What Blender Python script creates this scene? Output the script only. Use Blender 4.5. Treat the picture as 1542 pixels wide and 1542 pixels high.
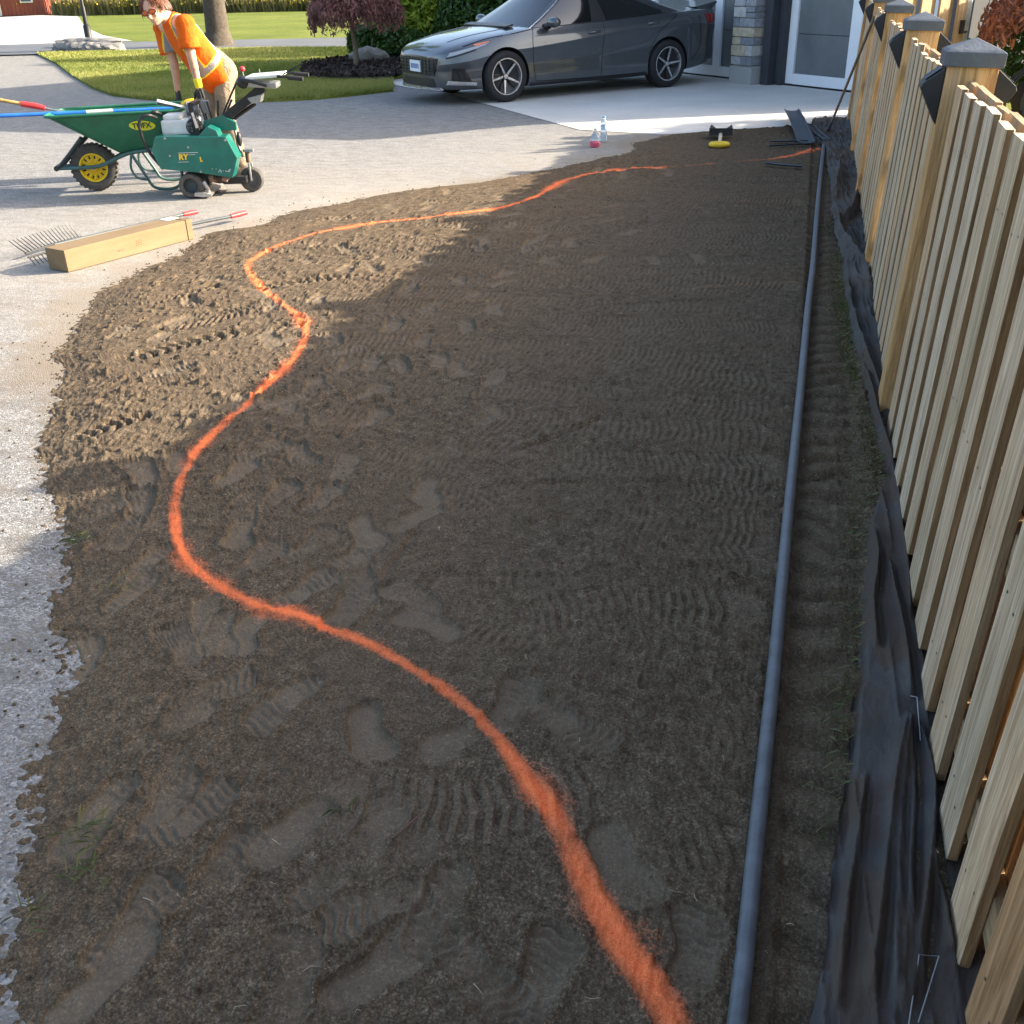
import bpy, bmesh, math, random
import numpy as np
from mathutils import Vector, Matrix
random.seed(7); RNG = np.random.default_rng(11)
for o in list(bpy.data.objects): bpy.data.objects.remove(o, do_unlink=True)
SC = bpy.context.scene; COL = SC.collection
R_ = math.radians

# ------------------------------------------------------------------ camera
F_PX, PITCH, YAW, ROLL, CAM_H = 1542.86, 0.485894, -0.272171, -0.027415, 1.61346
_F = np.array([math.sin(YAW)*math.cos(PITCH), math.cos(YAW)*math.cos(PITCH), -math.sin(PITCH)])
_R0 = np.array([math.cos(YAW), -math.sin(YAW), 0.0]); _U0 = np.cross(_R0, _F)
_R = _R0*math.cos(ROLL)+_U0*math.sin(ROLL); _U = -_R0*math.sin(ROLL)+_U0*math.cos(ROLL)
_O = np.array([0, 0, CAM_H])
camd = bpy.data.cameras.new('camera'); cam = bpy.data.objects.new('camera', camd); COL.objects.link(cam)
camd.sensor_fit = 'HORIZONTAL'; camd.sensor_width = 36.0; camd.lens = 36.0*F_PX/1542.0
camd.clip_start = 0.05; camd.clip_end = 2000
M = Matrix(((_R[0], _U[0], -_F[0], 0), (_R[1], _U[1], -_F[1], 0), (_R[2], _U[2], -_F[2], CAM_H), (0, 0, 0, 1)))
cam.matrix_world = M
SC.camera = cam

# ------------------------------------------------------------------ sky, sun, exposure
SUN_EL, SUN_AZ = 22.3, 67.0          # azimuth clockwise from +Y
W = bpy.data.worlds.new('World'); SC.world = W; W.use_nodes = True
nt = W.node_tree; bg = nt.nodes['Background']
sky = nt.nodes.new('ShaderNodeTexSky'); sky.sky_type = 'NISHITA'; sky.sun_disc = False
sky.sun_elevation = R_(SUN_EL); sky.sun_rotation = R_(SUN_AZ); sky.air_density = 1.0; sky.dust_density = 4.0; sky.ozone_density = 1.0
nt.links.new(sky.outputs[0], bg.inputs[0]); bg.inputs[1].default_value = 0.15
sd = bpy.data.lights.new('sun', 'SUN'); sd.energy = 4.8; sd.angle = R_(0.55); sd.color = (1.0, 0.90, 0.75)
sun = bpy.data.objects.new('sun', sd); COL.objects.link(sun); sun.location = (30, 12, 20)
sdir = Vector((math.sin(R_(SUN_AZ))*math.cos(R_(SUN_EL)), math.cos(R_(SUN_AZ))*math.cos(R_(SUN_EL)), math.sin(R_(SUN_EL))))
sun.rotation_euler = sdir.to_track_quat('Z', 'Y').to_euler()
SC.view_settings.view_transform = 'Standard'; SC.view_settings.look = 'None'
SC.view_settings.exposure = 1.85; SC.view_settings.gamma = 1.0; SC.view_settings.use_curve_mapping = False
SC.render.engine = 'CYCLES'

# ------------------------------------------------------------------ pixel -> place helpers
def ray(u, v): return _F*F_PX+(u-771.0)*_R-(v-771.0)*_U
def gnd(u, v, z=0.0):
    d = ray(u, v); return _O+d*((z-_O[2])/d[2])
class Frame:                                   # vertical plane standing on the ground at root
    def __init__(s, x, y, dx, dy):
        n = math.hypot(dx, dy); s.p = np.array([x, y, 0.0]); s.d = np.array([dx/n, dy/n, 0]); s.n = np.array([-dy/n, dx/n, 0])
        s.rot = math.atan2(dy, dx)
    def q(s, u, v, off=0.0):                   # local (x, off, z) of a pixel on the plane at depth off
        r = ray(u, v); p = s.p+s.n*off; t = ((p-_O)@s.n)/(r@s.n); X = _O+r*t-s.p
        return (float(X@s.d), off, float(X[2]))

# ------------------------------------------------------------------ mesh builder
class MB:
    def __init__(s): s.v = []; s.f = []
    def add(s, vs, fs):
        b = len(s.v); s.v += [tuple(map(float, p)) for p in vs]; s.f += [tuple(i+b for i in f) for f in fs]; return s
    def box(s, c, size, rz=0.0, rx=0.0, ry=0.0):
        hx, hy, hz = size[0]/2, size[1]/2, size[2]/2
        m = Matrix.Rotation(rz, 3, 'Z') @ Matrix.Rotation(ry, 3, 'Y') @ Matrix.Rotation(rx, 3, 'X')
        vs = [Vector(c)+m @ Vector((x, y, z)) for x in (-hx, hx) for y in (-hy, hy) for z in (-hz, hz)]
        return s.add(vs, [(0, 1, 3, 2), (4, 6, 7, 5), (0, 4, 5, 1), (2, 3, 7, 6), (0, 2, 6, 4), (1, 5, 7, 3)])
    def tube(s, pts, r, n=8, caps=True):
        pts = [Vector(p) for p in pts]; rs = r if isinstance(r, (list, tuple)) else [r]*len(pts)
        prev = None; rings = []
        for i, p in enumerate(pts):
            t = (pts[min(i+1, len(pts)-1)]-pts[max(i-1, 0)]).normalized()
            if prev is None:
                a = Vector((0, 0, 1)) if abs(t.z) < .9 else Vector((1, 0, 0)); x = t.cross(a).normalized()
            else:
                x = (prev-t*prev.dot(t)).normalized()
            prev = x; y = t.cross(x)
            rings.append([p+(x*math.cos(2*math.pi*k/n)+y*math.sin(2*math.pi*k/n))*rs[i] for k in range(n)])
        vs = [q for rg in rings for q in rg]; fs = []
        for i in range(len(rings)-1):
            for k in range(n):
                a = i*n+k; b = i*n+(k+1) % n; fs.append((a, b, b+n, a+n))
        if caps: fs.append(tuple(range(n-1, -1, -1))); fs.append(tuple(range((len(rings)-1)*n, len(rings)*n)))
        return s.add(vs, fs)
    def lathe(s, prof, n=24, axis='z', c=(0, 0, 0), closed=False):
        vs = []
        for (r, h) in prof:
            for k in range(n):
                a = 2*math.pi*k/n; x, y = r*math.cos(a), r*math.sin(a)
                p = {'z': (x, y, h), 'y': (x, h, y), 'x': (h, x, y)}[axis]
                vs.append((p[0]+c[0], p[1]+c[1], p[2]+c[2]))
        fs = []; m = len(prof)
        for i in range(m if closed else m-1):
            for k in range(n):
                j = (i+1) % m; a = i*n+k; b = i*n+(k+1) % n; fs.append((a, b, j*n+(k+1) % n, j*n+k))
        return s.add(vs, fs)
    def prism(s, poly, d0, d1, axis='y'):      # poly in (x,z) extruded along y, or (x,y) along z
        n = len(poly)
        if axis == 'y': vs = [(a, d0, b) for a, b in poly]+[(a, d1, b) for a, b in poly]
        elif axis == 'z': vs = [(a, b, d0) for a, b in poly]+[(a, b, d1) for a, b in poly]
        else: vs = [(d0, a, b) for a, b in poly]+[(d1, a, b) for a, b in poly]
        fs = [tuple(range(n)), tuple(range(2*n-1, n-1, -1))]+[(i, i+n, (i+1) % n+n, (i+1) % n) for i in range(n)]
        return s.add(vs, fs)
    def ell(s, c, r, n=14, m=9, rot=None):
        vs = []; fs = []
        for i in range(m+1):
            th = math.pi*i/m
            for k in range(n):
                a = 2*math.pi*k/n; p = Vector((r[0]*math.sin(th)*math.cos(a), r[1]*math.sin(th)*math.sin(a), r[2]*math.cos(th)))
                if rot is not None: p = rot @ p
                vs.append(p+Vector(c))
        for i in range(m):
            for k in range(n): fs.append((i*n+k, (i+1)*n+k, (i+1)*n+(k+1) % n, i*n+(k+1) % n))
        return s.add(vs, fs)
    def cap(s, a, b, ra, rb, n=12):            # tapered capsule
        a, b = Vector(a), Vector(b); t = (b-a).normalized(); pts = []; rs = []
        for k in range(4): an = math.pi/2*(k+.15)/4; pts.append(a-t*ra*math.cos(an)); rs.append(ra*math.sin(an))
        pts += [a, b]; rs += [ra, rb]
        for k in range(3, -1, -1): an = math.pi/2*(k+.15)/4; pts.append(b+t*rb*math.cos(an)); rs.append(rb*math.sin(an))
        return s.tube(pts, rs, n)
    def build(s, name, mat, parent=None, smooth=None, bevel=0.0, loc=None, rotz=None):
        me = bpy.data.meshes.new(name); me.from_pydata(s.v, [], s.f); me.update()
        bm = bmesh.new(); bm.from_mesh(me); bmesh.ops.recalc_face_normals(bm, faces=bm.faces)
        if bevel > 0:
            bmesh.ops.remove_doubles(bm, verts=bm.verts, dist=1e-5)
            ed = [e for e in bm.edges if len(e.link_faces) == 2 and e.calc_face_angle(0) > R_(30)]
            bmesh.ops.bevel(bm, geom=ed, offset=bevel, segments=2, profile=.6, affect='EDGES', clamp_overlap=True)
        bm.to_mesh(me); bm.free()
        return link(name, me, mat, parent, smooth, loc, rotz)
def link(name, me, mat, parent=None, smooth=None, loc=None, rotz=None):
    if mat is not None and len(me.materials) == 0: me.materials.append(mat)
    if smooth is not None:
        me.polygons.foreach_set('use_smooth', np.ones(len(me.polygons), bool))
        if smooth < 179: me.set_sharp_from_angle(angle=R_(smooth))
    o = bpy.data.objects.new(name, me); COL.objects.link(o)
    if parent is not None: o.parent = parent
    if loc is not None: o.location = loc
    if rotz is not None: o.rotation_euler = (0, 0, rotz)
    return o
def tag(o, label=None, cat=None, group=None, kind=None):
    if label: o['label'] = label
    if cat: o['category'] = cat
    if group: o['group'] = group
    if kind: o['kind'] = kind
    return o
def thing(name, label, cat, loc=(0, 0, 0), rz=0.0, group=None):
    o = bpy.data.objects.new(name, None); COL.objects.link(o); o.empty_display_size = .1
    o.location = loc; o.rotation_euler = (0, 0, rz); return tag(o, label, cat, group)
def npmesh(name, V, Fq, mat, parent=None, smooth=None, attrs=None):
    """fast mesh from numpy arrays: V (n,3), Fq (m,3 or 4)"""
    me = bpy.data.meshes.new(name); V = np.asarray(V, np.float32); Fq = np.asarray(Fq, np.int32)
    me.vertices.add(len(V)); me.vertices.foreach_set('co', V.ravel())
    k = Fq.shape[1]; me.loops.add(Fq.size); me.loops.foreach_set('vertex_index', Fq.ravel())
    me.polygons.add(len(Fq)); me.polygons.foreach_set('loop_start', np.arange(0, Fq.size, k, dtype=np.int32))
    me.update(calc_edges=True); me.validate()
    if attrs:
        for an, av in attrs.items():
            at = me.attributes.new(an, 'FLOAT', 'POINT'); at.data.foreach_set('value', np.asarray(av, np.float32).ravel())
    return link(name, me, mat, parent, smooth)
def gridmesh(name, X, Y, Z, mat, parent=None, attrs=None, smooth=180):
    r, c = X.shape; V = np.stack([X, Y, Z], -1).reshape(-1, 3)
    i = np.arange(r*c).reshape(r, c); Fq = np.stack([i[:-1, :-1], i[:-1, 1:], i[1:, 1:], i[1:, :-1]], -1).reshape(-1, 4)
    return npmesh(name, V, Fq, mat, parent, smooth, attrs)
def sheet(name, poly, z, mat, thick=0.0):
    mb = MB()
    if thick > 0: mb.prism(poly, z-thick, z, 'z')
    else: mb.add([(a, b, z) for a, b in poly], [tuple(range(len(poly)))])
    o = mb.build(name, mat); return tag(o, kind='structure')

# ------------------------------------------------------------------ numpy noise
_T = {}
def vnoise(x, y, seed=0):
    if seed not in _T: _T[seed] = np.random.default_rng(seed+100).random((256, 256)).astype(np.float32)
    t = _T[seed]; xi = np.floor(x).astype(np.int64); yi = np.floor(y).astype(np.int64)
    fx = (x-xi); fy = (y-yi); fx = fx*fx*(3-2*fx); fy = fy*fy*(3-2*fy)
    a = t[xi & 255, yi & 255]; b = t[(xi+1) & 255, yi & 255]; c = t[xi & 255, (yi+1) & 255]; d = t[(xi+1) & 255, (yi+1) & 255]
    return (a*(1-fx)+b*fx)*(1-fy)+(c*(1-fx)+d*fx)*fy
def fbm(x, y, seed=0, oct=4, gain=.5):
    s = 0; a = 1; n = 0
    for k in range(oct):
        s = s+a*(vnoise(x*2**k+k*17.3, y*2**k-k*9.1, seed+k)-.5); n += a; a *= gain
    return s/n
def smooth01(x): x = np.clip(x, 0, 1); return x*x*(3-2*x)
def seg_dist(X, Y, pts):
    """distance to polyline and arclength position"""
    best = np.full(X.shape, 1e9); pos = np.zeros(X.shape); side = np.zeros(X.shape); L = 0
    for (a, b) in zip(pts[:-1], pts[1:]):
        dx, dy = b[0]-a[0], b[1]-a[1]; l = math.hypot(dx, dy)+1e-9
        t = np.clip(((X-a[0])*dx+(Y-a[1])*dy)/(l*l), 0, 1)
        ex = X-(a[0]+t*dx); ey = Y-(a[1]+t*dy); d = np.hypot(ex, ey); m = d < best
        best[m] = d[m]; pos[m] = (L+t*l)[m]; side[m] = (np.sign(dx*ey-dy*ex)*d)[m]; L += l
    return best, pos, side
def catmull(pts, n=8):
    P = [np.array(p, float) for p in pts]; out = []
    for i in range(len(P)-1):
        p0, p1, p2, p3 = P[max(i-1, 0)], P[i], P[i+1], P[min(i+2, len(P)-1)]
        for k in range(n):
            t = k/n; out.append(.5*((2*p1)+(-p0+p2)*t+(2*p0-5*p1+4*p2-p3)*t*t+(-p0+3*p1-3*p2+p3)*t**3))
    out.append(P[-1]); return out

# ------------------------------------------------------------------ materials
class NT:
    def __init__(s, name, rough=.7, spec=.4, metal=0.0):
        s.m = bpy.data.materials.new(name); s.m.use_nodes = True; s.t = s.m.node_tree; s.b = s.t.nodes['Principled BSDF']
        s.b.inputs['Roughness'].default_value = rough; s.b.inputs['Specular IOR Level'].default_value = spec; s.b.inputs['Metallic'].default_value = metal
        s.co = s.t.nodes.new('ShaderNodeTexCoord')
    def n(s, typ, **kw):
        nd = s.t.nodes.new(typ)
        for k, v in kw.items(): setattr(nd, k, v)
        return nd
    def l(s, a, b): s.t.links.new(a, b)
    def vec(s, scale=(1, 1, 1), rnd=0.0, src='Object'):
        mp = s.n('ShaderNodeMapping'); mp.inputs['Scale'].default_value = scale; s.l(s.co.outputs[src], mp.inputs[0])
        if rnd:
            oi = s.n('ShaderNodeObjectInfo'); mu = s.n('ShaderNodeMath', operation='MULTIPLY'); mu.inputs[1].default_value = rnd
            s.l(oi.outputs['Random'], mu.inputs[0]); cb = s.n('ShaderNodeCombineXYZ'); [s.l(mu.outputs[0], cb.inputs[i]) for i in range(3)]
            s.l(cb.outputs[0], mp.inputs['Location'])
        return mp.outputs[0]
    def noise(s, vec, scale, detail=4, rough=.6, dist=0.0):
        nd = s.n('ShaderNodeTexNoise'); nd.inputs['Scale'].default_value = scale; nd.inputs['Detail'].default_value = detail
        nd.inputs['Roughness'].default_value = rough; nd.inputs['Distortion'].default_value = dist; s.l(vec, nd.inputs['Vector']); return nd.outputs[0]
    def voro(s, vec, scale, feature='F1', out='Distance'):
        nd = s.n('ShaderNodeTexVoronoi', feature=feature); nd.inputs['Scale'].default_value = scale; s.l(vec, nd.inputs['Vector']); return nd.outputs[out]
    def ramp(s, fac, stops, interp='LINEAR'):
        nd = s.n('ShaderNodeValToRGB'); nd.color_ramp.interpolation = interp; e = nd.color_ramp.elements
        while len(e) < len(stops): e.new(.5)
        for i, (p, c) in enumerate(stops):
            e[i].position = p; e[i].color = (*c, 1) if not isinstance(c, (int, float)) else (c, c, c, 1)
        s.l(fac, nd.inputs[0]); return nd.outputs[0]
    def mix(s, fac, a, b, mode='MIX'):
        nd = s.n('ShaderNodeMix', data_type='RGBA', blend_type=mode)
        for sock, v in ((nd.inputs[0], fac), (nd.inputs[6], a), (nd.inputs[7], b)):
            if isinstance(v, (int, float)): sock.default_value = v
            elif isinstance(v, tuple): sock.default_value = (*v, 1)
            else: s.l(v, sock)
        return nd.outputs[2]
    def math(s, op, a, b=None):
        nd = s.n('ShaderNodeMath', operation=op)
        for i, v in enumerate((a, b)):
            if v is None: continue
            if isinstance(v, (int, float)): nd.inputs[i].default_value = v
            else: s.l(v, nd.inputs[i])
        return nd.outputs[0]
    def attr(s, name):
        nd = s.n('ShaderNodeAttribute'); nd.attribute_name = name; return nd.outputs['Fac']
    def color(s, c):
        if isinstance(c, tuple): s.b.inputs['Base Color'].default_value = (*c, 1)
        else: s.l(c, s.b.inputs['Base Color'])
        return s
    def bump(s, h, dist=.01, strength=1.0):
        nd = s.n('ShaderNodeBump'); nd.inputs['Distance'].default_value = dist; nd.inputs['Strength'].default_value = strength
        s.l(h, nd.inputs['Height'])
        if s.b.inputs['Normal'].is_linked:
            s.l(s.b.inputs['Normal'].links[0].from_socket, nd.inputs['Normal'])
        s.l(nd.outputs[0], s.b.inputs['Normal']); return s
def simple(name, c, rough=.6, metal=0.0, var=.25, scale=8.0, bump=0.0, spec=.4, coat=0.0):
    m = NT(name, rough, spec, metal); v = m.vec()
    nz = m.noise(v, scale, 5, .65)
    lo = tuple(x*(1-var) for x in c); hi = tuple(min(1, x*(1+var)) for x in c)
    m.color(m.ramp(nz, [(.3, lo), (.7, hi)]))
    rr = m.math('ADD', m.math('MULTIPLY', nz, .25), rough-.12); m.l(rr, m.b.inputs['Roughness'])
    if bump: m.bump(m.noise(v, scale*6, 4), bump)
    if coat: m.b.inputs['Coat Weight'].default_value = coat; m.b.inputs['Coat Roughness'].default_value = .06
    return m.m
def wood(name, stops, rough=.75, rnd=40.0, axis='z', streak=1.0):
    """sawn timber: long grain along one axis, board to board colour change"""
    m = NT(name, rough, .25)
    sc = {'z': (1, 1, .06), 'x': (.06, 1, 1), 'y': (1, .06, 1)}[axis]
    v = m.vec(sc, rnd); g = m.noise(v, 55, 5, .7, .6); g2 = m.noise(v, 9, 4, .6, 1.2)
    oi = m.n('ShaderNodeObjectInfo'); base = m.ramp(oi.outputs['Random'], stops)
    dark = m.mix(m.ramp(g, [(.35, 0.0), (.75, 1.0)]), (.50, .42, .34), (1.20, 1.16, 1.10))
    c = m.mix(1.0, base, dark, 'MULTIPLY')
    grey = m.ramp(g2, [(.50, 0.0), (.74, .38*streak)])
    c = m.mix(grey, c, (.56, .52, .44))
    vk = m.vec({'z': (1, 1, .45), 'x': (.45, 1, 1), 'y': (1, .45, 1)}[axis], rnd)
    kn = m.ramp(m.voro(vk, 5.0), [(.035, 1.0), (.075, 0.0)])
    c = m.mix(m.math('MULTIPLY', kn, .65), c, (.10, .06, .035))
    gs = m.noise(m.vec({'z': (1, 1, .02), 'x': (.02, 1, 1), 'y': (1, .02, 1)}[axis], rnd), 120, 3, .6); c = m.mix(m.ramp(gs, [(.36, .42), (.46, 0.0)]), c, (.22, .15, .09))
    alg = m.noise(m.vec((1, 1, .5), rnd), 1.1, 3); c = m.mix(m.ramp(alg, [(.58, 0.0), (.80, .14)]), c, (.36, .35, .18))
    m.color(c); m.bump(g, .003, .9); m.bump(gs, .002, .8); return m.m
def leafmat(name, c0, c1, trans=.35, rough=.5):
    m = NT(name, rough, .35)
    oi = m.attr('hue'); col = m.ramp(oi, [(0.0, c0), (1.0, c1)]); m.color(col)
    tr = m.n('ShaderNodeBsdfTranslucent'); m.l(col, tr.inputs[0]); mx = m.n('ShaderNodeMixShader'); mx.inputs[0].default_value = trans
    m.l(m.b.outputs[0], mx.inputs[1]); m.l(tr.outputs[0], mx.inputs[2]); m.l(mx.outputs[0], m.t.nodes['Material Output'].inputs[0]); return m.m
# ================================================================== ground materials
def soil_material():
    m = NT('soil', .95, .12); v = m.vec()
    n1 = m.noise(v, 1.3, 5, .6); n2 = m.noise(v, 24, 5, .75); n3 = m.noise(v, 130, 3, .75); n4 = m.noise(v, 420, 2, .6)
    gr = m.math('ADD', m.math('MULTIPLY', n2, .45), m.math('MULTIPLY', n3, .55))
    c = m.ramp(gr, [(.34, (.020, .014, .009)), (.44, (.073, .053, .033)), (.53, (.135, .100, .064)), (.66, (.29, .22, .145))])  # crumb tone, its dark end also standing in for shade in crevices
    c = m.mix(m.ramp(n1, [(.42, 0.0), (.64, .40)]), c, (.140, .096, .060))
    v2 = m.voro(v, 210.0); c = m.mix(m.ramp(v2, [(.34, 0.0), (.66, .60)]), c, (.050, .034, .021))  # darker between grains, crevice shade again put into the colour
    pr = m.attr('press'); c = m.mix(m.math('MULTIPLY', pr, .50), c, (.195, .150, .103))
    dm = m.attr('darken'); c = m.mix(m.math('MULTIPLY', dm, .7), c, (.065, .046, .030))
    # pale straw and grit flecks
    fl = m.ramp(m.voro(v, 34.0), [(.03, .55), (.05, 0.0)]); c = m.mix(fl, c, (.30, .25, .18))
    pa = m.attr('paint'); sp = m.math('ADD', m.math('ADD', m.math('MULTIPLY', n3, .5), m.math('MULTIPLY', n4, .2)), m.math('MULTIPLY', n2, .3))
    th = m.math('SUBTRACT', m.math('ADD', pa, m.math('MULTIPLY', sp, 1.3)), .92)
    pm = m.ramp(th, [(0.0, 0.0), (.30, .5), (.75, .97)])
    pc = m.ramp(n4, [(.3, (.80, .12, .028)), (.7, (1.0, .27, .10))])
    c = m.mix(pm, c, pc); m.color(c)
    m.bump(n2, .006, .6); m.bump(n3, .0035, .8)
    return m.m
def asphalt_material():
    m = NT('chip_seal', .9, .25); v = m.vec()
    n1 = m.noise(v, .5, 5, .6); n2 = m.noise(v, 5.0, 5, .65); vo = m.voro(v, 165.0, out='Color'); vd = m.voro(v, 165.0); n3 = m.noise(v, 60, 4, .7)
    sep = m.n('ShaderNodeSeparateColor'); m.l(vo, sep.inputs[0])
    c = m.ramp(sep.outputs[0], [(0.0, (.085, .082, .078)), (.45, (.185, .179, .170)), (.8, (.285, .276, .262)), (1.0, (.44, .425, .40))])
    c = m.mix(m.ramp(n1, [(.35, .0), (.65, .45)]), c, (.23, .218, .198))
    c = m.mix(m.ramp(n2, [(.52, .0), (.74, .35)]), c, (.17, .16, .15))
    sc = m.vec((.25, 2.2, 1)); c = m.mix(m.ramp(m.noise(sc, 1.6, 5, .6), [(.55, 0.0), (.7, .3)]), c, (.165, .16, .155))
    nm_ = m.noise(m.vec((.7, 1.6, 1)), 7, 6, .75); c = m.mix(m.ramp(nm_, [(.40, .55), (.52, 0.0)]), c, (.115, .105, .093)); c = m.mix(m.ramp(nm_, [(.56, .0), (.72, .5)]), c, (.32, .30, .27))
    d = m.attr('dirt'); dn = m.math('ADD', m.math('MULTIPLY', d, .62), m.math('SUBTRACT', m.math('ADD', m.math('MULTIPLY', n2, .8), m.math('MULTIPLY', n3, 1.3)), 1.10))
    c = m.mix(m.ramp(dn, [(.14, 0.0), (.26, .55), (.7, .92)]), c, (.165, .125, .085))
    cr = m.attr('dust'); c = m.mix(m.math('MULTIPLY', cr, .55), c, (.37, .325, .26))
    m.color(c); m.bump(m.math('SUBTRACT', 1.0, vd), .003, .7); m.bump(n3, .003, .6)
    return m.m
def concrete_material(name, c, var=.12):
    m = NT(name, .8, .3); v = m.vec(); n1 = m.noise(v, .7, 5, .6); n2 = m.noise(v, 14, 5, .7); n3 = m.noise(v, 90, 3, .6)
    k = m.ramp(n1, [(.3, tuple(x*(1-var) for x in c)), (.7, tuple(x*(1+var) for x in c))])
    k = m.mix(m.ramp(n2, [(.5, 0.0), (.75, .35)]), k, tuple(x*.72 for x in c)); m.color(k); m.bump(n3, .002, .5); return m.m
def grass_ground(name, a, b, c):
    m = NT(name, .9, .1); v = m.vec(); n1 = m.noise(v, .35, 6, .65); n2 = m.noise(v, 9, 5, .7); n3 = m.noise(m.vec((1, .25, 1)), 40, 4, .7)
    k = m.ramp(n1, [(.32, a), (.55, b), (.75, c)]); k = m.mix(m.ramp(n2, [(.4, .45), (.62, 0.0)]), k, tuple(x*.55 for x in a))
    m.color(k); m.bump(n3, .04, .8); return m.m

SOIL = soil_material(); ASPH = asphalt_material()
CONC = concrete_material('concrete_apron', (.56, .53, .48)); CONC2 = concrete_material('pale_concrete', (.37, .365, .35))
ROADM = concrete_material('road_asphalt', (.11, .115, .125), .15)
FIELD = grass_ground('field_grass', (.10, .13, .022), (.16, .185, .035), (.22, .22, .05))
LAWN = grass_ground('lawn_turf', (.12, .15, .025), (.18, .20, .04), (.26, .24, .07))
MULCH = simple('mulch', (.030, .021, .018), .95, var=.6, scale=30, bump=.01)

# ================================================================== the setting
XL_PTS = [(.2, -.55), (.5, -.78), (.9, -1.16), (1.02, -1.27), (1.3, -1.45), (1.48, -1.58), (1.56, -1.62), (1.83, -1.80), (2.12, -2.05), (2.57, -2.33), (2.95, -2.61), (3.41, -2.97), (4.4, -3.62),
          (4.91, -3.86), (5.72, -3.94), (6.6, -3.98), (7.2, -3.80), (7.8, -3.55), (8.3, -3.15), (8.76, -2.75), (9.24, -2.37), (10.52, -1.58), (11.15, -1.72), (11.66, -1.44), (12.54, -.14), (13.1, .62)]
_xy = np.array(XL_PTS)
def XL(y): return np.interp(y, _xy[:, 0], _xy[:, 1])

def make_ground():
    # field to the horizon
    n = 60; g = np.linspace(-1, 1, n); g = np.sign(g)*np.abs(g)**2.2*700
    X, Y = np.meshgrid(g, g+40)
    o = gridmesh('ground', X, Y, np.full(X.shape, -.045), FIELD); tag(o, kind='structure')
    # driveway: a level sheet with the soil dust near the bed kept as an attribute
    xs = np.concatenate([np.arange(-31, -8, .5), np.arange(-8, .76, .04)]); ys = np.concatenate([np.arange(-3, .2, .4), np.arange(.2, 14, .045), np.arange(14, 25.6, .4)])
    X, Y = np.meshgrid(xs, ys)
    dist = XL(Y)-X; far = Y > 13.1
    d = np.exp(-np.clip(dist, 0, 9)/.20); d = np.where(far, 0, d)
    lo = fbm(X*1.1, Y*1.1, 3, 4); d = np.clip(d*(.85+1.8*lo)+.30*np.exp(-np.clip(dist, 0, 9)/1.1)*smooth01(fbm(X*2.0, Y*3.4, 8, 5)*5+.15), 0, 1)
    d = d*(.30+.70*smooth01((Y-2.4)/1.2))
    dust = np.exp(-np.clip(dist, 0, 9)/1.6)*smooth01((Y-3.0)/3.0)*(1-smooth01((Y-11)/2))*np.clip(.75+fbm(X*.9, Y*.9, 21, 3)*1.6, 0, 1)
    Z = fbm(X*.8, Y*.8, 5, 3)*.008
    Z = np.minimum(Z, .003)
    Z = Z-.08*smooth01((-dist-.45)/.15)*(~far)*(Y > .3)
    o = gridmesh('driveway', X, Y, Z, ASPH, attrs={'dirt': d, 'dust': np.where(far, 0, dust)}); tag(o, kind='structure')
    # concrete apron before the garage
    ap = [(-7.3, 18.9), (-6.95, 17.9), (-6.62, 17.1), (-6.1, 16.55), (-5.35, 16.0), (-4.6, 14.9), (-2.45, 12.05), (-1.5, 11.75), (.62, 12.6), (.62, 13.4), (1.86, 14.55), (-4.9, 22.0)]
    sheet('apron', ap, .006, CONC)
    # sawn joint is a shallow strip between two pours
    # lawn with its raised edge
    near = [gnd(*p)[:2] for p in [(592, 138), (540, 144), (480, 150), (400, 154), (300, 155), (220, 151), (170, 145), (140, 134), (110, 116), (85, 97), (55, 82)]]
    lawn = [tuple(p) for p in near]+[(-18.4, 25.0), (-12, 26.6), (-6, 27.8), (-3, 28.4), (-3.2, 22), (-6.2, 20), (-6.9, 17.9)]
    sheet('lawn', lawn, .03, LAWN, .06)
    # road
    sheet('road', [(-60, 16.8), (-19.6, 24.3), (-12, 26.15), (20, 33.5), (20, 38), (-12, 30.2), (-23.5, 28.6), (-60, 22)], .034, ROADM)
    # neighbour's drive across the road
    nb = [tuple(gnd(*p)[:2]) for p in [(-60, 72), (200, 63.5), (155, 55), (128, 42), (118, 26), (60, 24), (-60, 30)]]
    sheet('pale_drive', nb, .04, CONC2)
    # mulch bed
    ring = [gnd(*p)[:2] for p in [(455, 111), (470, 119), (510, 126), (560, 128), (582, 126), (600, 116), (625, 103)]]
    ring = [tuple(p) for p in ring]+[(-6.4, 21.3), (-4.6, 23.5), (-6.5, 25.2), (-9.6, 24.0), (-9.7, 20.6)]
    cx, cy = -7.4, 21.3; V = []; rows = 14; m = len(ring)
    dens = [np.array(p) for p in catmull(ring+[ring[0]], 8)][:-1]; m = len(dens)
    for i in range(rows+1):
        t = i/rows
        for p in dens:
            q = np.array([cx, cy])*(1-t)+p*t; z = .045+.10*(1-t**2.2)+.05*float(fbm(np.array([q[0]*4]), np.array([q[1]*4]), 9, 4)[0])
            V.append((q[0], q[1], z if i < rows else .0))
    Fq = [(i*m+k, (i+1)*m+k, (i+1)*m+(k+1) % m, i*m+(k+1) % m) for i in range(rows) for k in range(m)]
    o = npmesh('mulch_bed', V, Fq, MULCH, smooth=60); tag(o, kind='structure')
    # garden ground beyond the fence
    sheet('garden_ground', [(.74, -2), (9, -2), (12, 18), (3.4, 15.8), (1.9, 14.5), (.74, 13.6)], .0, grass_ground('garden_grass', (.12, .14, .03), (.22, .22, .06), (.32, .28, .10)))
make_ground()

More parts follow.
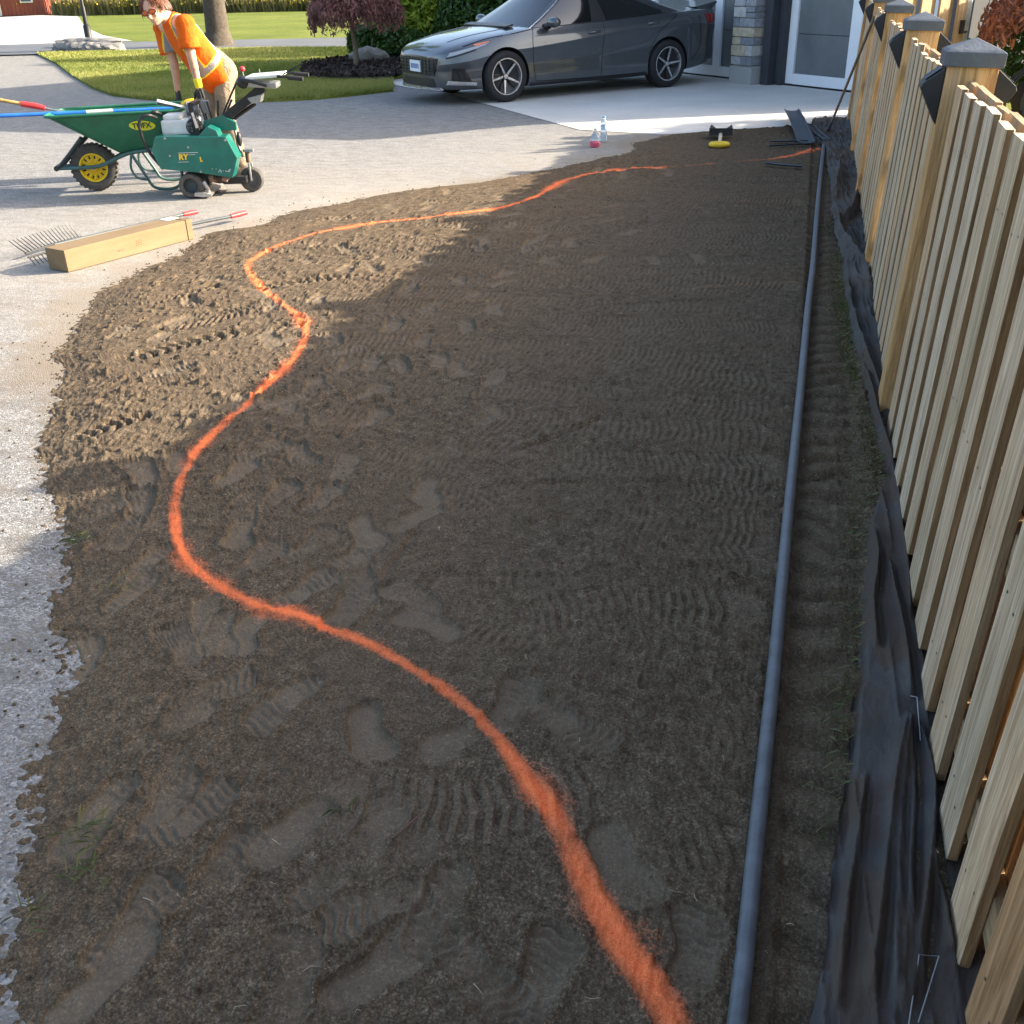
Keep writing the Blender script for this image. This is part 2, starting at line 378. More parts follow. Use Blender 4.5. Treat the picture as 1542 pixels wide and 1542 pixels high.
# ================================================================== the soil bed (relief is real geometry)
PAINT_PX = [(1012, 1560), (985, 1510), (930, 1430), (880, 1340), (835, 1245), (790, 1185), (740, 1118), (690, 1070), (620, 1020), (560, 985), (500, 962), (440, 938), (390, 925), (340, 900), (300, 872), (273, 835), (266, 795), (268, 760), (285, 710), (320, 668),
            (362, 628), (405, 588), (445, 548), (462, 510), (452, 487), (425, 465), (392, 438), (374, 412), (384, 398), (412, 382), (470, 360), (560, 343), (640, 334), (700, 327), (760, 317), (810, 300), (845, 280), (890, 266), (950, 259), (1020, 256), (1090, 251), (1150, 246), (1190, 240), (1234, 226)]
SOIL_GRID = []
def make_soil():
    NX, NY = 960, 860
    t = np.linspace(0, 1, NY); ys = .35*(13.1/.35)**(t**.80); ys = np.clip(ys, .35, 13.1)
    # resample by distance so rows are about as fine as a pixel
    xs = np.linspace(0, 1, NX)
    Y = np.repeat(ys[:, None], NX, 1)
    left = XL(ys)-.16; jag = fbm(ys*2.3, ys*0+3, 31, 5)*.26
    jag *= np.clip((ys-.3)/2, .35, 1)
    left = left+jag
    right = .60
    X = left[:, None]+(right-left[:, None])*(xs[None, :])
    d_left = X-left[:, None]
    Z = np.full(X.shape, .034)
    Z += fbm(X*1.3, Y*1.3, 40, 3)*.014
    Z += fbm(X*5, Y*5, 44, 3)*.010
    press = np.zeros(X.shape); flat = np.zeros(X.shape); darken = np.zeros(X.shape)
    # ground worked by machine: lug tracks run across the bed
    lug = np.zeros(X.shape); lmask = np.zeros(X.shape)
    def track(px, width, pitch, depth, slant=.6, strength=1.0, rows=2, world=False):
        nonlocal Z, press, flat
        pts = [tuple(p) for p in px] if world else [tuple(gnd(*p)[:2]) for p in px]
        pts = [tuple(p) for p in catmull(pts, 4)]
        x0 = min(p[0] for p in pts)-width; x1 = max(p[0] for p in pts)+width; y0 = min(p[1] for p in pts)-width; y1 = max(p[1] for p in pts)+width
        m = (X > x0) & (X < x1) & (Y > y0) & (Y < y1)
        if not m.any(): return
        d, s, sd = seg_dist(X[m], Y[m], pts)
        a = sd/width                                     # -1..1 across
        inside = smooth01((1-np.abs(a))*4)
        pat = np.clip(np.cos(2*math.pi*(s/pitch+slant*np.abs(a)*2.0+.9*fbm(X[m]*6, Y[m]*6, 58, 3)))*2.2, -1, 1)
        gate = smooth01(np.abs(np.sin(math.pi*a*rows*.5))*2.2)
        patch = smooth01(.56+3.4*fbm(X[m]*3.1, Y[m]*3.1, int(abs(px[0][0])) % 50+60, 3))
        z = -depth*.35*inside*patch-depth*inside*gate*patch*np.clip(pat, -.2, 1)*strength
        Z[m] += z; press[m] = np.maximum(press[m], .40*inside*patch*np.clip(-pat+.3, 0, 1)); flat[m] = np.maximum(flat[m], .85*inside*patch)
    # strong tracks in the sunlit strip
    track([(165, 560), (230, 540), (330, 515), (440, 498)], .070, .062, .034, .35)
    track([(120, 668), (160, 655), (215, 640)], .06, .055, .034, .3)
    track([(385, 445), (420, 436), (500, 425), (575, 412)], .065, .058, .030, .3)
    track([(385, 350), (440, 340), (500, 335), (560, 330)], .06, .056, .026, .3)
    track([(600, 322), (680, 308), (720, 300)], .05, .05, .022, .3)
    track([(210, 470), (270, 452), (320, 440)], .06, .05, .022, .4)
    track([(260, 500), (330, 485), (380, 470)], .10, .04, .014, .9)
    # fainter ones across the shaded ground
    for px in [[(700, 830), (860, 822), (1000, 825), (1130, 832)], [(690, 770), (850, 715), (1000, 722), (1160, 740)], [(860, 600), (950, 596), (1080, 600), (1190, 606)], [(820, 935), (960, 925), (1100, 930)],
               [(560, 870), (700, 880), (850, 868)], [(600, 1130), (760, 1150), (960, 1180)], [(500, 640), (620, 655), (760, 690)], [(1060, 285), (1140, 284), (1220, 283)], [(900, 340), (1040, 330), (1220, 322)],
               [(820, 360), (980, 352), (1210, 345)], [(780, 430), (960, 428), (1180, 436)], [(500, 500), (560, 488), (600, 480)], [(540, 1230), (700, 1240), (900, 1210)]]:
        track(px, .10, .034, .0062, .20, 1.0, 3)
    # overlapping shallow passes leave rows of fine tread right across the middle
    rt = random.Random(17)
    for k in range(34):
        y0 = 1.55+.235*k; bow = rt.uniform(-.12, .12); x0 = max(float(XL(np.array(y0)))+1.1, -2.4)+rt.uniform(-.2, .5); sl = rt.uniform(-.05, .05)
        track([(x0, y0), ((x0-.0)/2, y0+bow+sl), (-.02, y0+sl*2)], .105+rt.uniform(0, .03), rt.uniform(.026, .034), rt.uniform(.0030, .0055), rt.uniform(.15, .5), 1.0, rt.choice((2, 3)), world=True)
    # drag lines
    for px, w, dp in [([(770, 690), (860, 660), (900, 640)], .012, .014), ([(900, 468), (1000, 462), (1080, 460)], .012, .012), ([(560, 905), (660, 770)], .010, .008), ([(640, 880), (900, 878), (1120, 860)], .010, .007),
                      ([(760, 740), (1000, 735), (1170, 742)], .012, .010)]:
        pts = [tuple(gnd(*p)[:2]) for p in px]; d, s, sd = seg_dist(X, Y, pts); Z -= dp*np.exp(-(d/w)**2); Z += dp*.5*np.exp(-((sd-w*2)/w)**2)*(d < w*5)
    # footprints
    def foot(px, ang, L=.29, depth=.016, tread=True, world=None):
        nonlocal Z, press
        c = world if world is not None else gnd(*px); ca, sa = math.cos(ang), math.sin(ang)
        m = (np.abs(X-c[0]) < L) & (np.abs(Y-c[1]) < L)
        if not m.any(): return
        dx = X[m]-c[0]; dy = Y[m]-c[1]; a = (-dx*sa+dy*ca)/(L/2); b = dx*ca+dy*sa
        b = b-.010*np.cos(a*2.2)
        hw = np.interp(a, [-1.0, -.85, -.5, -.1, .25, .55, .8, .95, 1.0], [.022, .044, .052, .046, .060, .068, .062, .042, .014])*L/.29*(np.abs(a) <= 1.0)
        jit = fbm(X[m]*38, Y[m]*38, 71, 2)*.010
        e = (hw-np.abs(b)+jit)/.006
        ins = smooth01(e*.9+.5)*(np.abs(a) < 1.03)
        ins = ins*smooth01(.95+2.6*fbm(X[m]*5+c[0]*7, Y[m]*5, 73, 3))
        Z[m] = Z[m]*(1-ins*.75)+(ins*.75)*(.034+fbm(X[m]*1.3, Y[m]*1.3, 40, 3)*.014)-depth*ins
        rim = np.exp(-((e+1.6)/1.2)**2)*(np.abs(a) < 1.15); Z[m] += rim*depth*.35
        if tread:
            tz = np.clip(np.cos(2*math.pi*(a*L/2)/.024+2.0*np.sin(b*60)+4*fbm(X[m]*20, Y[m]*20, 77, 2)), -.4, 1); Z[m] += ins*.0058*tz*((a > .0) | (a < -.45))
        press[m] = np.maximum(press[m]*(1-ins), ins*.9)
    FP = [(262, 1105, -.35), (430, 1075, -.5), (320, 1052, -.5), (250, 1225, -.35), (560, 1118, 1.0), (275, 985, .5), (205, 1400, .1), (566, 1385, -.9), (572, 1470, -.7), (766, 1078, .2), (862, 1110, .6), (525, 930, .4), (645, 955, .8),
          (667, 1385, .3), (812, 1485, -.2), (430, 1500, .1), (937, 1318, .9), (444, 640, .2), (395, 688, -.1), (457, 695, .3), (357, 722, .2), (415, 757, -.2), (373, 770, .1), (486, 760, .2), (214, 722, .4), (181, 772, -.3), (211, 765, .2), (175, 812, .1),
          (366, 815, .3), (470, 832, -.3), (390, 855, .2), (224, 862, -.4), (560, 600, .1), (600, 560, .2), (640, 520, .3), (520, 560, -.2), (590, 500, .1), (650, 470, .2), (700, 500, .1), (560, 640, .2), (480, 590, .1), (740, 470, .2), (690, 430, .3),
          (620, 440, .2), (760, 420, .1), (830, 400, .2), (900, 395, .1), (720, 380, .2), (800, 370, .3), (860, 372, .1), (980, 398, .4), (1050, 396, .5), (640, 400, .3), (560, 470, -.1), (500, 520, .2), (540, 870, .7), (620, 915, .9), (460, 900, -.4), (150, 1240, .2),
          (330, 1330, -.6), (160, 1480, .2), (720, 1480, .5), (1040, 1450, .3), (610, 1260, .6), (320, 940, .7), (200, 900, .2), (120, 1000, .1), (290, 460, 1.1), (330, 430, .9), (460, 400, 1.2), (520, 380, .6), (620, 360, .8), (560, 410, 1.0), (700, 350, .5), (350, 620, .3), (300, 640, 0.1)]
    for k, (u, v, a) in enumerate(FP):
        foot((u, v), a+.45*math.sin(k*2.7)+(math.pi if k % 3 == 1 else 0), .225+.03*random.random(), .010+.007*random.random(), k % 4 != 0)
    rr = random.Random(5)
    for k in range(80):
        y = rr.uniform(1.3, 9.5); x = rr.uniform(max(XL(y)+.25, -3.4), -.55 if y < 2.4 else -1.05); foot(None, rr.uniform(-.8, .8)+(math.pi if k % 2 else 0), .22, rr.uniform(.006, .012), k % 2 == 0, world=(x, y))
    # trodden trench between the edging tube and the fabric
    tr = smooth01((X-.085)/.03)*smooth01((.34-X)/.06)
    stepn = np.abs((Y*1.0/.155+fbm(Y*2+3, X*4, 81, 2)*1.6) % 1.0-.5)*2
    Z -= tr*(.012+.020*smooth01(stepn*2.4-.9)); flat = np.maximum(flat, tr*.75); press = np.maximum(press, tr*.35*smooth01((.9-stepn)*2)*smooth01((.07-np.abs(X-.19))/.05)); darken = np.maximum(darken, .08*tr)
    # groove next to the tube, soil colour darker along it
    px = [tuple(gnd(*p)[:2]) for p in PIPE_PX]; xp = np.interp(Y, [p[1] for p in px], [p[0] for p in px]); Z -= .016*np.exp(-((X-xp-.012)/.032)**2); darken = np.maximum(darken, np.exp(-((X-xp-.035)/.022)**2)*.8)
    # crumb structure everywhere, flattened where pressed
    k = 1-np.maximum(press*.85, flat)*.70
    rough = np.clip(.75+1.2*fbm(X*.9, Y*.9, 51, 3), .35, 1.3)
    c1 = vnoise(X*26, Y*26, 90); c2 = vnoise(X*61, Y*61, 91); c3 = vnoise(X*140, Y*140, 92); c4 = vnoise(X*11, Y*11, 93)
    Z += k*rough*(np.abs(c1-.5)*2*.0085+np.abs(c2-.5)*2*.0075+np.abs(c3-.5)*2*.0045+(c4-.5)*.006-.008)
    clod = np.clip((vnoise(X*34+5, Y*34, 95)-.80)/.2, 0, 1)*smooth01(.5+3*fbm(X*.8, Y*.8, 96, 2)); Z += clod*.022*k
    lit = smooth01((-2.2-X)/.5); Z += lit*k*(vnoise(X*18, Y*18, 98)-.5)*.005
    # the bed thins out on the driveway and toward the apron
    edge = smooth01(d_left/.50); clump = fbm(X*5, Y*5, 161, 4)*.014+fbm(X*55, Y*55, 165, 2)*.020; Z = -.010+(Z+.010)*edge+clump*(1-edge)*smooth01(d_left/.05)
    far = smooth01((13.08-Y)/.35); Z = -.012+(Z+.012)*far
    # paint sprayed on the soil
    pts = [tuple(gnd(*p)[:2]) for p in PAINT_PX]; pts = [tuple(p) for p in catmull(pts, 5)]
    d, s, sd = seg_dist(X, Y, pts)
    Lt = s.max(); wn = np.interp(s, [0, .35, .75, 1.3, 2.2, 6.0, Lt], [.034, .030, .021, .019, .020, .025, .030])
    wv = 1+.6*fbm(s*7, s*0, 131, 3); dd = d/(wn*wv)
    core = np.exp(-(dd)**2*.9); halo = np.interp(s, [0, .9, 1.6, 9], [.34, .38, .46, .46])*np.exp(-(d/(wn*3.0))**2)*np.clip(.8+1.8*fbm(X*6, Y*6, 139, 3), 0, 1.3)
    inten = np.clip(.95+1.1*fbm(s*5+4, s*0+7, 133, 3), .35, 1.25)
    inten = inten*(1-.55*smooth01((s-(Lt-2.0))/.2)*smooth01((Lt-.75-s)/.2))
    paint = np.clip(np.maximum(core*.98*inten, halo*inten), 0, 1)+fbm(X*40, Y*40, 137, 3)*.18*core
    SOIL_GRID.extend([X, Y, Z, press, paint]); o = gridmesh('soil_bed', X, Y, Z, SOIL, attrs={'paint': paint, 'press': press, 'darken': darken}); tag(o, kind='structure')
PIPE_PX = [(1092, 1640), (1110, 1542), (1138, 1270), (1166, 1000), (1186, 780), (1204, 600), (1216, 470), (1224, 400), (1232, 300), (1240, 222)]
make_soil()
# ================================================================== edging tube, fabric, staples
TUBE = simple('grey_plastic', (.092, .104, .118), .46, var=.30, scale=16, spec=.5)
def pipe_points():
    out = []
    for p in PIPE_PX: q = gnd(*p); out.append((q[0], q[1], .036))
    return out
pp = [tuple(p) for p in catmull(pipe_points(), 6)]
o = MB().tube(pp, .0175, 14).build('edging_tube', TUBE, smooth=60)
tag(o, 'long blue grey plastic tube lying on the soil, parallel to the fence', 'tube')

def fabric_material():
    m = NT('landscape_fabric', .9, .12); v = m.vec(); n1 = m.noise(v, 3.2, 5, .6); n2 = m.noise(v, 45, 5, .75); w = m.noise(v, 900, 1)
    c = m.ramp(n1, [(.3, (.058, .053, .049)), (.7, (.108, .099, .092))])
    d = m.attr('soil'); dn = m.math('ADD', d, m.math('SUBTRACT', m.math('MULTIPLY', n2, 1.3), .65))
    c = m.mix(m.ramp(dn, [(.25, 0.0), (.6, .7), (.9, 1.0)]), c, (.088, .066, .050)); m.color(c)
    m.l(m.ramp(dn, [(.2, .80), (.7, .97)]), m.b.inputs['Roughness']); m.bump(w, .0012, .8); m.bump(n2, .005, .7); m.bump(m.noise(m.vec((1, .35, 1)), 26, 3, .5, 1.2), .012, .6); return m.m
FAB = fabric_material()
FAB_L = [(1215, 1640), (1225, 1542), (1245, 1400), (1266, 1220), (1278, 1100), (1293, 1000), (1297, 930), (1300, 850), (1302, 800), (1312, 775), (1322, 745), (1328, 712), (1318, 668), (1302, 610), (1286, 540), (1277, 480), (1270, 440), (1268, 400), (1256, 360), (1250, 325), (1250, 285), (1243, 250), (1240, 225), (1216, 208), (1222, 196)]
CREASE = [  # px polylines: (points, width m, height m)
    ([(1365, 1090), (1345, 1180), (1330, 1300), (1315, 1430), (1300, 1542)], .012, .018), ([(1368, 1095), (1355, 1200), (1345, 1330), (1340, 1440), (1335, 1542)], .010, .020),
    ([(1366, 1095), (1368, 1200), (1362, 1340), (1356, 1450), (1350, 1560)], .011, .018), ([(1368, 1090), (1392, 1170), (1400, 1230), (1392, 1330), (1375, 1460), (1365, 1560)], .012, .020),
    ([(1300, 1180), (1285, 1290), (1265, 1420), (1250, 1560)], .010, .012), ([(1400, 1310), (1410, 1380), (1425, 1470)], .010, .018), ([(1285, 1000), (1275, 1100), (1258, 1260), (1240, 1420), (1228, 1560)], .010, .014),
    ([(1333, 860), (1345, 930), (1360, 1000), (1366, 1080)], .010, .016), ([(1305, 800), (1318, 860), (1310, 930), (1315, 1000)], .010, .018), ([(1345, 720), (1352, 800), (1362, 880), (1365, 960)], .010, .016),
    ([(1300, 575), (1318, 640), (1340, 715)], .014, .020), ([(1272, 430), (1285, 500), (1305, 560), (1330, 640)], .014, .024), ([(1255, 330), (1268, 375), (1285, 400), (1300, 420), (1312, 470)], .020, .034), ([(1290, 300), (1280, 330), (1258, 345), (1252, 360)], .020, .030),
    ([(1262, 345), (1282, 368), (1284, 395)], .014, .026), ([(1246, 250), (1262, 262), (1256, 300)], .02, .025), ([(1318, 500), (1325, 560), (1334, 620)], .012, .016)]
def make_fabric():
    pts = np.array([gnd(*p)[:2] for p in FAB_L]); ys = pts[:, 1]; xs = pts[:, 0]
    od = np.argsort(ys); ys, xs = ys[od], xs[od]
    NY, NX = 900, 90; yy = np.geomspace(.75, 12.9, NY); xl = np.interp(yy, ys, xs)+fbm(yy*9, yy*0, 141, 3)*.02
    xr = .405+.0070*(yy-1.4)+.10
    t = np.linspace(0, 1, NX); X = xl[:, None]+(xr-xl)[:, None]*t[None, :]; Y = np.repeat(yy[:, None], NX, 1)
    Z = np.full(X.shape, .046)+fbm(X*9, Y*2.2, 143, 3)*.018
    for pl, w, h in CREASE:
        q = [tuple(p) for p in catmull([tuple(gnd(*p)[:2]) for p in pl], 4)]; d, s, sd = seg_dist(X, Y, q)
        far = max(1.0, np.mean([p[1] for p in q])/4.0)
        L = s.max(); fade = smooth01(s/(.12*L+1e-6))*smooth01((L-s)/(.06*L+1e-6))
        w_ = w*.75*far*(.75+.5*s/L)
        Z += h*1.6*fade*np.exp(-np.abs(d)/w_*.8)-h*1.1*fade*np.exp(-(((sd-w_*2.1)/w_))**2)
    # fine drape lines running along the cloth
    Z += (1-np.abs(vnoise(X*34+Y*1.2, Y*2.6, 147)-.5)*2)**3*.010*smooth01((Y-.7)/.4)
    Z += (1-np.abs(vnoise(X*15, Y*7, 148)-.5)*2)**4*.022*smooth01((Y-4)/2)
    # edge turned down into the soil on the bed side and tucked up under the fence
    Z -= .030*(1-smooth01((X-xl[:, None])/.022)); Z += .018*smooth01((X-.43)/.08)
    soil = .62*smooth01(.5+4*fbm(X*5, Y*2.4, 150, 4))
    g = lambda u, v, r: np.exp(-(((X-gnd(u, v)[0])/r)**2+((Y-gnd(u, v)[1])/(r*2.2))**2))
    for u, v, r in [(1335, 760, .05), (1330, 735, .05), (1340, 700, .05), (1325, 860, .03), (1350, 1000, .03), (1285, 1500, .05), (1300, 1400, .05), (1330, 1010, .03), (1290, 560, .06), (1315, 240, .1), (1280, 1230, .04)]: soil = np.maximum(soil, 1.15*g(u, v, r))
    hole = g(1335, 752, .035)+g(1338, 725, .03); Z -= .012*np.clip(hole, 0, 1)
    o = gridmesh('landscape_fabric', X, Y, Z, FAB, attrs={'soil': np.clip(soil, 0, 1)})
    tag(o, 'crumpled black landscape fabric strip with folds and soil, along the fence foot', 'fabric')
make_fabric()
WIRE = simple('galvanised_wire', (.34, .34, .35), .4, metal=.6, var=.15)
def staple(px, label):
    pts = [gnd(*p, z=zz) for p, zz in px]
    o = MB().tube([tuple(p) for p in pts], .0015, 6).build('wire_staple', WIRE, smooth=80); tag(o, label, 'staple', 'wire staples on the landscape fabric')
staple([((1366, 1560), .060), ((1384, 1438), .066), ((1414, 1440), .066), ((1383, 1540), .060)], 'bent wire staple lying on the folded fabric among long pleats')
staple([((1371, 1048), .066), ((1381, 1050), .066), ((1386, 1115), .062)], 'thin wire staple pushed in at the picket foot where fabric pleats meet')

# ================================================================== the fence
W_PICK = wood('picket_wood', [(0.0, (.64, .48, .31)), (.2, (.70, .51, .31)), (.35, (.56, .48, .36)), (.55, (.76, .57, .38)), (.75, (.60, .52, .41)), (.9, (.66, .46, .27)), (1.0, (.70, .60, .47))])
W_POST = wood('post_wood', [(0.0, (.60, .38, .17)), (1.0, (.66, .44, .22))], streak=.5)
W_BACK_SHADE = wood('shaded_back_picket_wood', [(0.0, (.36, .24, .13)), (.5, (.42, .29, .16)), (1.0, (.35, .27, .18))])  # back row darkened: shade behind the front pickets put into the colour
CAPM = simple('slate_cap', (.085, .095, .11), .5, var=.2, scale=12, bump=.002)
LAMPM = simple('lamp_black', (.018, .018, .021), .42, var=.2, scale=20)
LAMPG = simple('lamp_panel', (.09, .10, .12), .25, var=.2, scale=20)
FX, FRZ, FLEAN = .405, -R_(.40), R_(2.35)
fence = thing('wooden_fence', 'weathered shadowbox picket fence with slate caps and black wedge lamps on its posts', 'fence', (FX, 1.4, 0))
fence.rotation_euler = (0, FLEAN, FRZ)
rp0 = random.Random(12)
def rough_board(w, t, z0, z1, seed):
    """a sawn board: eased corners, faint cup along the length"""
    rg = random.Random(seed); mb = MB(); n = 5; c = .003
    prof = [(-w/2+c, 0), (w/2-c, 0), (w/2, c), (w/2, t-c), (w/2-c, t), (-w/2+c, t), (-w/2, t-c), (-w/2, c)]
    vs = []
    for i in range(n):
        z = z0+(z1-z0)*i/(n-1); bx = rg.uniform(-.0025, .0025) if 0 < i < n-1 else 0; by = rg.uniform(-.0015, .0015) if 0 < i < n-1 else 0
        tl = rg.uniform(-.004, .004) if i in (0, n-1) else 0
        vs += [(y_+by, x_+bx, z+tl*(x_/w)) for x_, y_ in prof]
    k = len(prof); fs = [tuple(range(k-1, -1, -1)), tuple(range((n-1)*k, n*k))]
    for i in range(n-1):
        for j in range(k): fs.append((i*k+j, i*k+(j+1) % k, (i+1)*k+(j+1) % k, (i+1)*k+j))
    mb.add(vs, fs); return mb
PK = [rough_board(.140, .022, .045+.02*(i % 2), 1.245+.006*(i % 3), i).build('picket', W_PICK) for i in range(5)]
PKB = [rough_board(.212 if i < 4 else .230, .019, .045, 1.24+.006*(i % 3), i+20).build('picket', W_BACK_SHADE) for i in range(8)]
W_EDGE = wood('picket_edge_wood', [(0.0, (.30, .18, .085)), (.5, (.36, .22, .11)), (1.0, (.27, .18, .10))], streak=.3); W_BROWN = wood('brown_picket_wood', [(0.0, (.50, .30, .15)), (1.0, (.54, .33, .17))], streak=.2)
NAIL = simple('nail_head', (.10, .085, .075), .5, metal=.5)
for o in PK:                                   # paler faces, browner sawn edges, nail heads
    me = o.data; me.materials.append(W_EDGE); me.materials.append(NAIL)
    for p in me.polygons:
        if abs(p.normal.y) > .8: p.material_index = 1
    bm = bmesh.new(); bm.from_mesh(me)
    for z in (.18, .62, 1.10):
        for y in (-.035, .035):
            c = Vector((-.0012, y+rp0.uniform(-.006, .006), z+rp0.uniform(-.015, .015))); vs = [bm.verts.new(c+Vector((0, .0036*math.cos(t), .0036*math.sin(t)))) for t in np.linspace(0, 2*math.pi, 7)[:-1]]; f = bm.faces.new(vs); f.material_index = 2
    bm.to_mesh(me); bm.free()
brown_me = PK[1].data.copy(); brown_me.materials[0] = W_BROWN
PKm = [o.data for o in PK]; PKBm = [o.data for o in PKB]
for o in PK+PKB: bpy.data.objects.remove(o)
def picket(me, x, y, dz=0.0, tilt=0.0):
    o = bpy.data.objects.new('picket', me); COL.objects.link(o); o.parent = fence; o.location = (x, y-1.4, dz); o.rotation_euler = (tilt, 0, 0)
rp = random.Random(3)
near_ys = [1.44+.238*k for k in range(-7, 11)]
posts_y = [-.35, 4.00, 6.15, 8.30, 10.45, 12.62]
near_ys = [y for y in near_ys if y < 3.93]
for k, y in enumerate(near_ys):
    picket(brown_me if abs(y-1.202) < .02 else PKm[k % 5], .0, y, rp.uniform(-.012, .012), rp.uniform(-.004, .004))
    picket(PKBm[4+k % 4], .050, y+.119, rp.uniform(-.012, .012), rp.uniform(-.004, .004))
for a in range(1, 5):
    y0 = posts_y[a]+.15; st = (posts_y[a+1]-.02-y0)/9
    for k in range(9):
        picket(PKm[(k+a) % 5], .0, y0+st*(k+.5), rp.uniform(-.012, .012), rp.uniform(-.004, .004))
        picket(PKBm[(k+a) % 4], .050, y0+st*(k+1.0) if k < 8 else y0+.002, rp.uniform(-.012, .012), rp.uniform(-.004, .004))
W_RAIL = wood('rail_wood', [(0.0, (.34, .24, .14)), (1.0, (.40, .30, .19))], axis='y')
for a in range(len(posts_y)-1):
    y0, y1 = posts_y[a]+.14, posts_y[a+1]
    for z in (.18, .62, 1.10):
        MB().box((.0355, (y0+y1)/2-1.4, z), (.026, y1-y0, .088)).build('rail', W_RAIL, fence, bevel=.003)
for k, y in enumerate(posts_y):
    yy = y-1.4; zt = 1.335
    p = MB().box((.054, yy+.07, (zt-.15)/2), (.165, .14, zt+.15)).build('post', W_POST, fence, bevel=.006)
    # post cap: skirt and low pyramid
    c = MB(); s = .0955; sy = .083; x0 = .054; yc = yy+.07; z0 = zt-.042
    for (a, b, h) in [(s, sy, z0), (s, sy, zt+.004), (s-.012, sy-.012, zt+.012)]:
        c.v += [(x0-a, yc-b, h), (x0+a, yc-b, h), (x0+a, yc+b, h), (x0-a, yc+b, h)]
    c.v.append((x0, yc, zt+.046)); c.f = [(0, 1, 5, 4), (1, 2, 6, 5), (2, 3, 7, 6), (3, 0, 4, 7), (4, 5, 9, 8), (5, 6, 10, 9), (6, 7, 11, 10), (7, 4, 8, 11), (8, 9, 12), (9, 10, 12), (10, 11, 12), (11, 8, 12), (3, 2, 1, 0)]
    cp = c.build('post_cap', CAPM, p, bevel=.003)
    for sgn in (-1, 1):
        xf = x0+sgn*.083; zl = zt-.045
        pr = [(xf, zl), (xf+sgn*.066, zl-.052), (xf+sgn*.070, zl-.066), (xf, zl-.185)]
        l = MB().prism(pr, yc-.062, yc+.062).build('wedge_lamp', LAMPM, p, bevel=.004)
        pn = MB(); a0 = Vector((xf+sgn*.010, 0, zl-.0045)); b0 = Vector((xf+sgn*.058, 0, zl-.0425)); nrm = Vector((sgn*.62, 0, .785))*.0025
        pn.add([a0+nrm+Vector((0, yc-.05, 0)), b0+nrm+Vector((0, yc-.05, 0)), b0+nrm+Vector((0, yc+.05, 0)), a0+nrm+Vector((0, yc+.05, 0))], [(0, 1, 2, 3)])
        # (top panel of the wedge lamp)
        pn.build('solar_panel', LAMPG, p)

# ================================================================== the gate leaf standing open behind the fence end
GA, GB = Vector((.80, 11.85, 0)), Vector((1.50, 12.72, 0)); gd = (GB-GA); gl = gd.length
gate = thing('wooden_gate', 'tall sunlit board gate leaf standing open behind the fence', 'gate', GA, math.atan2(gd.y, gd.x))
nb = 7
W_GATE = wood('gate_wood', [(0.0, (.50, .34, .18)), (1.0, (.58, .42, .24))], streak=.25)
for k in range(nb): MB().box((gl*(k+.5)/nb, -.02 if k % 2 == 0 else .035, .80), (gl/nb*1.02 if k % 2 == 0 else gl/nb*.9, .02, 1.5)).build('board', W_GATE, gate, bevel=.003)
for z in (.25, 1.35): MB().box((gl/2, .008, z), (gl, .034, .09)).build('rail', W_RAIL, gate, bevel=.003)
MB().box((gl+.07, .03, .85), (.09, .09, 1.8)).build('post', simple('grey_post', (.34, .34, .31), .7), gate, bevel=.005)
lt = MB().box((gl-.06, -.045, .98), (.05, .03, .13)).box((gl-.03, -.055, .93), (.10, .025, .025)).build('latch', LAMPM, gate, bevel=.004)

# ================================================================== the house
HR = math.atan2(-.737, .676)
house = thing('house', 'grey garage front with white framed frosted doors and a stone pillar', 'house', (-.98, 17.56, 0), HR)
CHAR = simple('charcoal_siding', (.040, .043, .050), .6, var=.15, scale=6)
WHITE = simple('white_aluminium', (.74, .75, .77), .4, var=.05, scale=4)
def pane_mat():
    m = NT('frosted_pane', .38, .5); v = m.vec(); n = m.noise(v, 2.2, 3); m.color(m.ramp(n, [(.35, (.115, .125, .130)), (.65, (.15, .16, .165))])); return m.m
PANE = pane_mat(); RUB = simple('black_rubber', (.012, .012, .013), .7)
ROOF = simple('roof_shingle', (.06, .06, .065), .9, var=.4, scale=25, bump=.01); STUC = simple('grey_cladding', (.07, .072, .078), .8, var=.12)
S0, S1, EAVE, DEPTH, PEAK = -5.9, 4.13, 3.0, 6.0, 6.2
def wallbox(a, b, z0, z1, name='wall', mat=STUC, y0=0.0, y1=.25): return MB().box(((a+b)/2, (y0+y1)/2, (z0+z1)/2), (b-a, y1-y0, z1-z0)).build(name, mat, house, bevel=.004)
D1, D2 = (-3.75, -.04), (.84, 3.60)
wallbox(S0, D1[0], 0, 2.3); wallbox(D1[1], D2[0], 0, 2.3, mat=CHAR); wallbox(D2[1], S1, 0, 2.3)
gm = MB().prism([(S0, 2.3), (S1, 2.3), (S1, EAVE), ((S0+S1)/2, PEAK-.15), (S0, EAVE)], 0, .25).build('gable', STUC, house)
MB().box((S1-.125, DEPTH/2+.13, EAVE/2), (.25, DEPTH-.26, EAVE)).build('side_wall', STUC, house); MB().box((S0+.125, DEPTH/2+.13, EAVE/2), (.25, DEPTH-.26, EAVE)).build('side_wall', STUC, house)
MB().box(((S0+S1)/2, DEPTH+.13, EAVE/2), (S1-S0, .25, EAVE)).build('back_wall', STUC, house)
mid = (S0+S1)/2; ov = .45
for sg in (-1, 1):
    e = (S1+ov) if sg > 0 else (S0-ov); ze = EAVE-ov*.5
    MB().prism([(mid, PEAK), (e, ze), (e, ze+.16), (mid, PEAK+.17)], -.5, DEPTH+.5).build('roof', ROOF, house)
wallbox(.56, .72, 0.0, 2.4, 'downspout_board', CHAR, -.14, -.003)
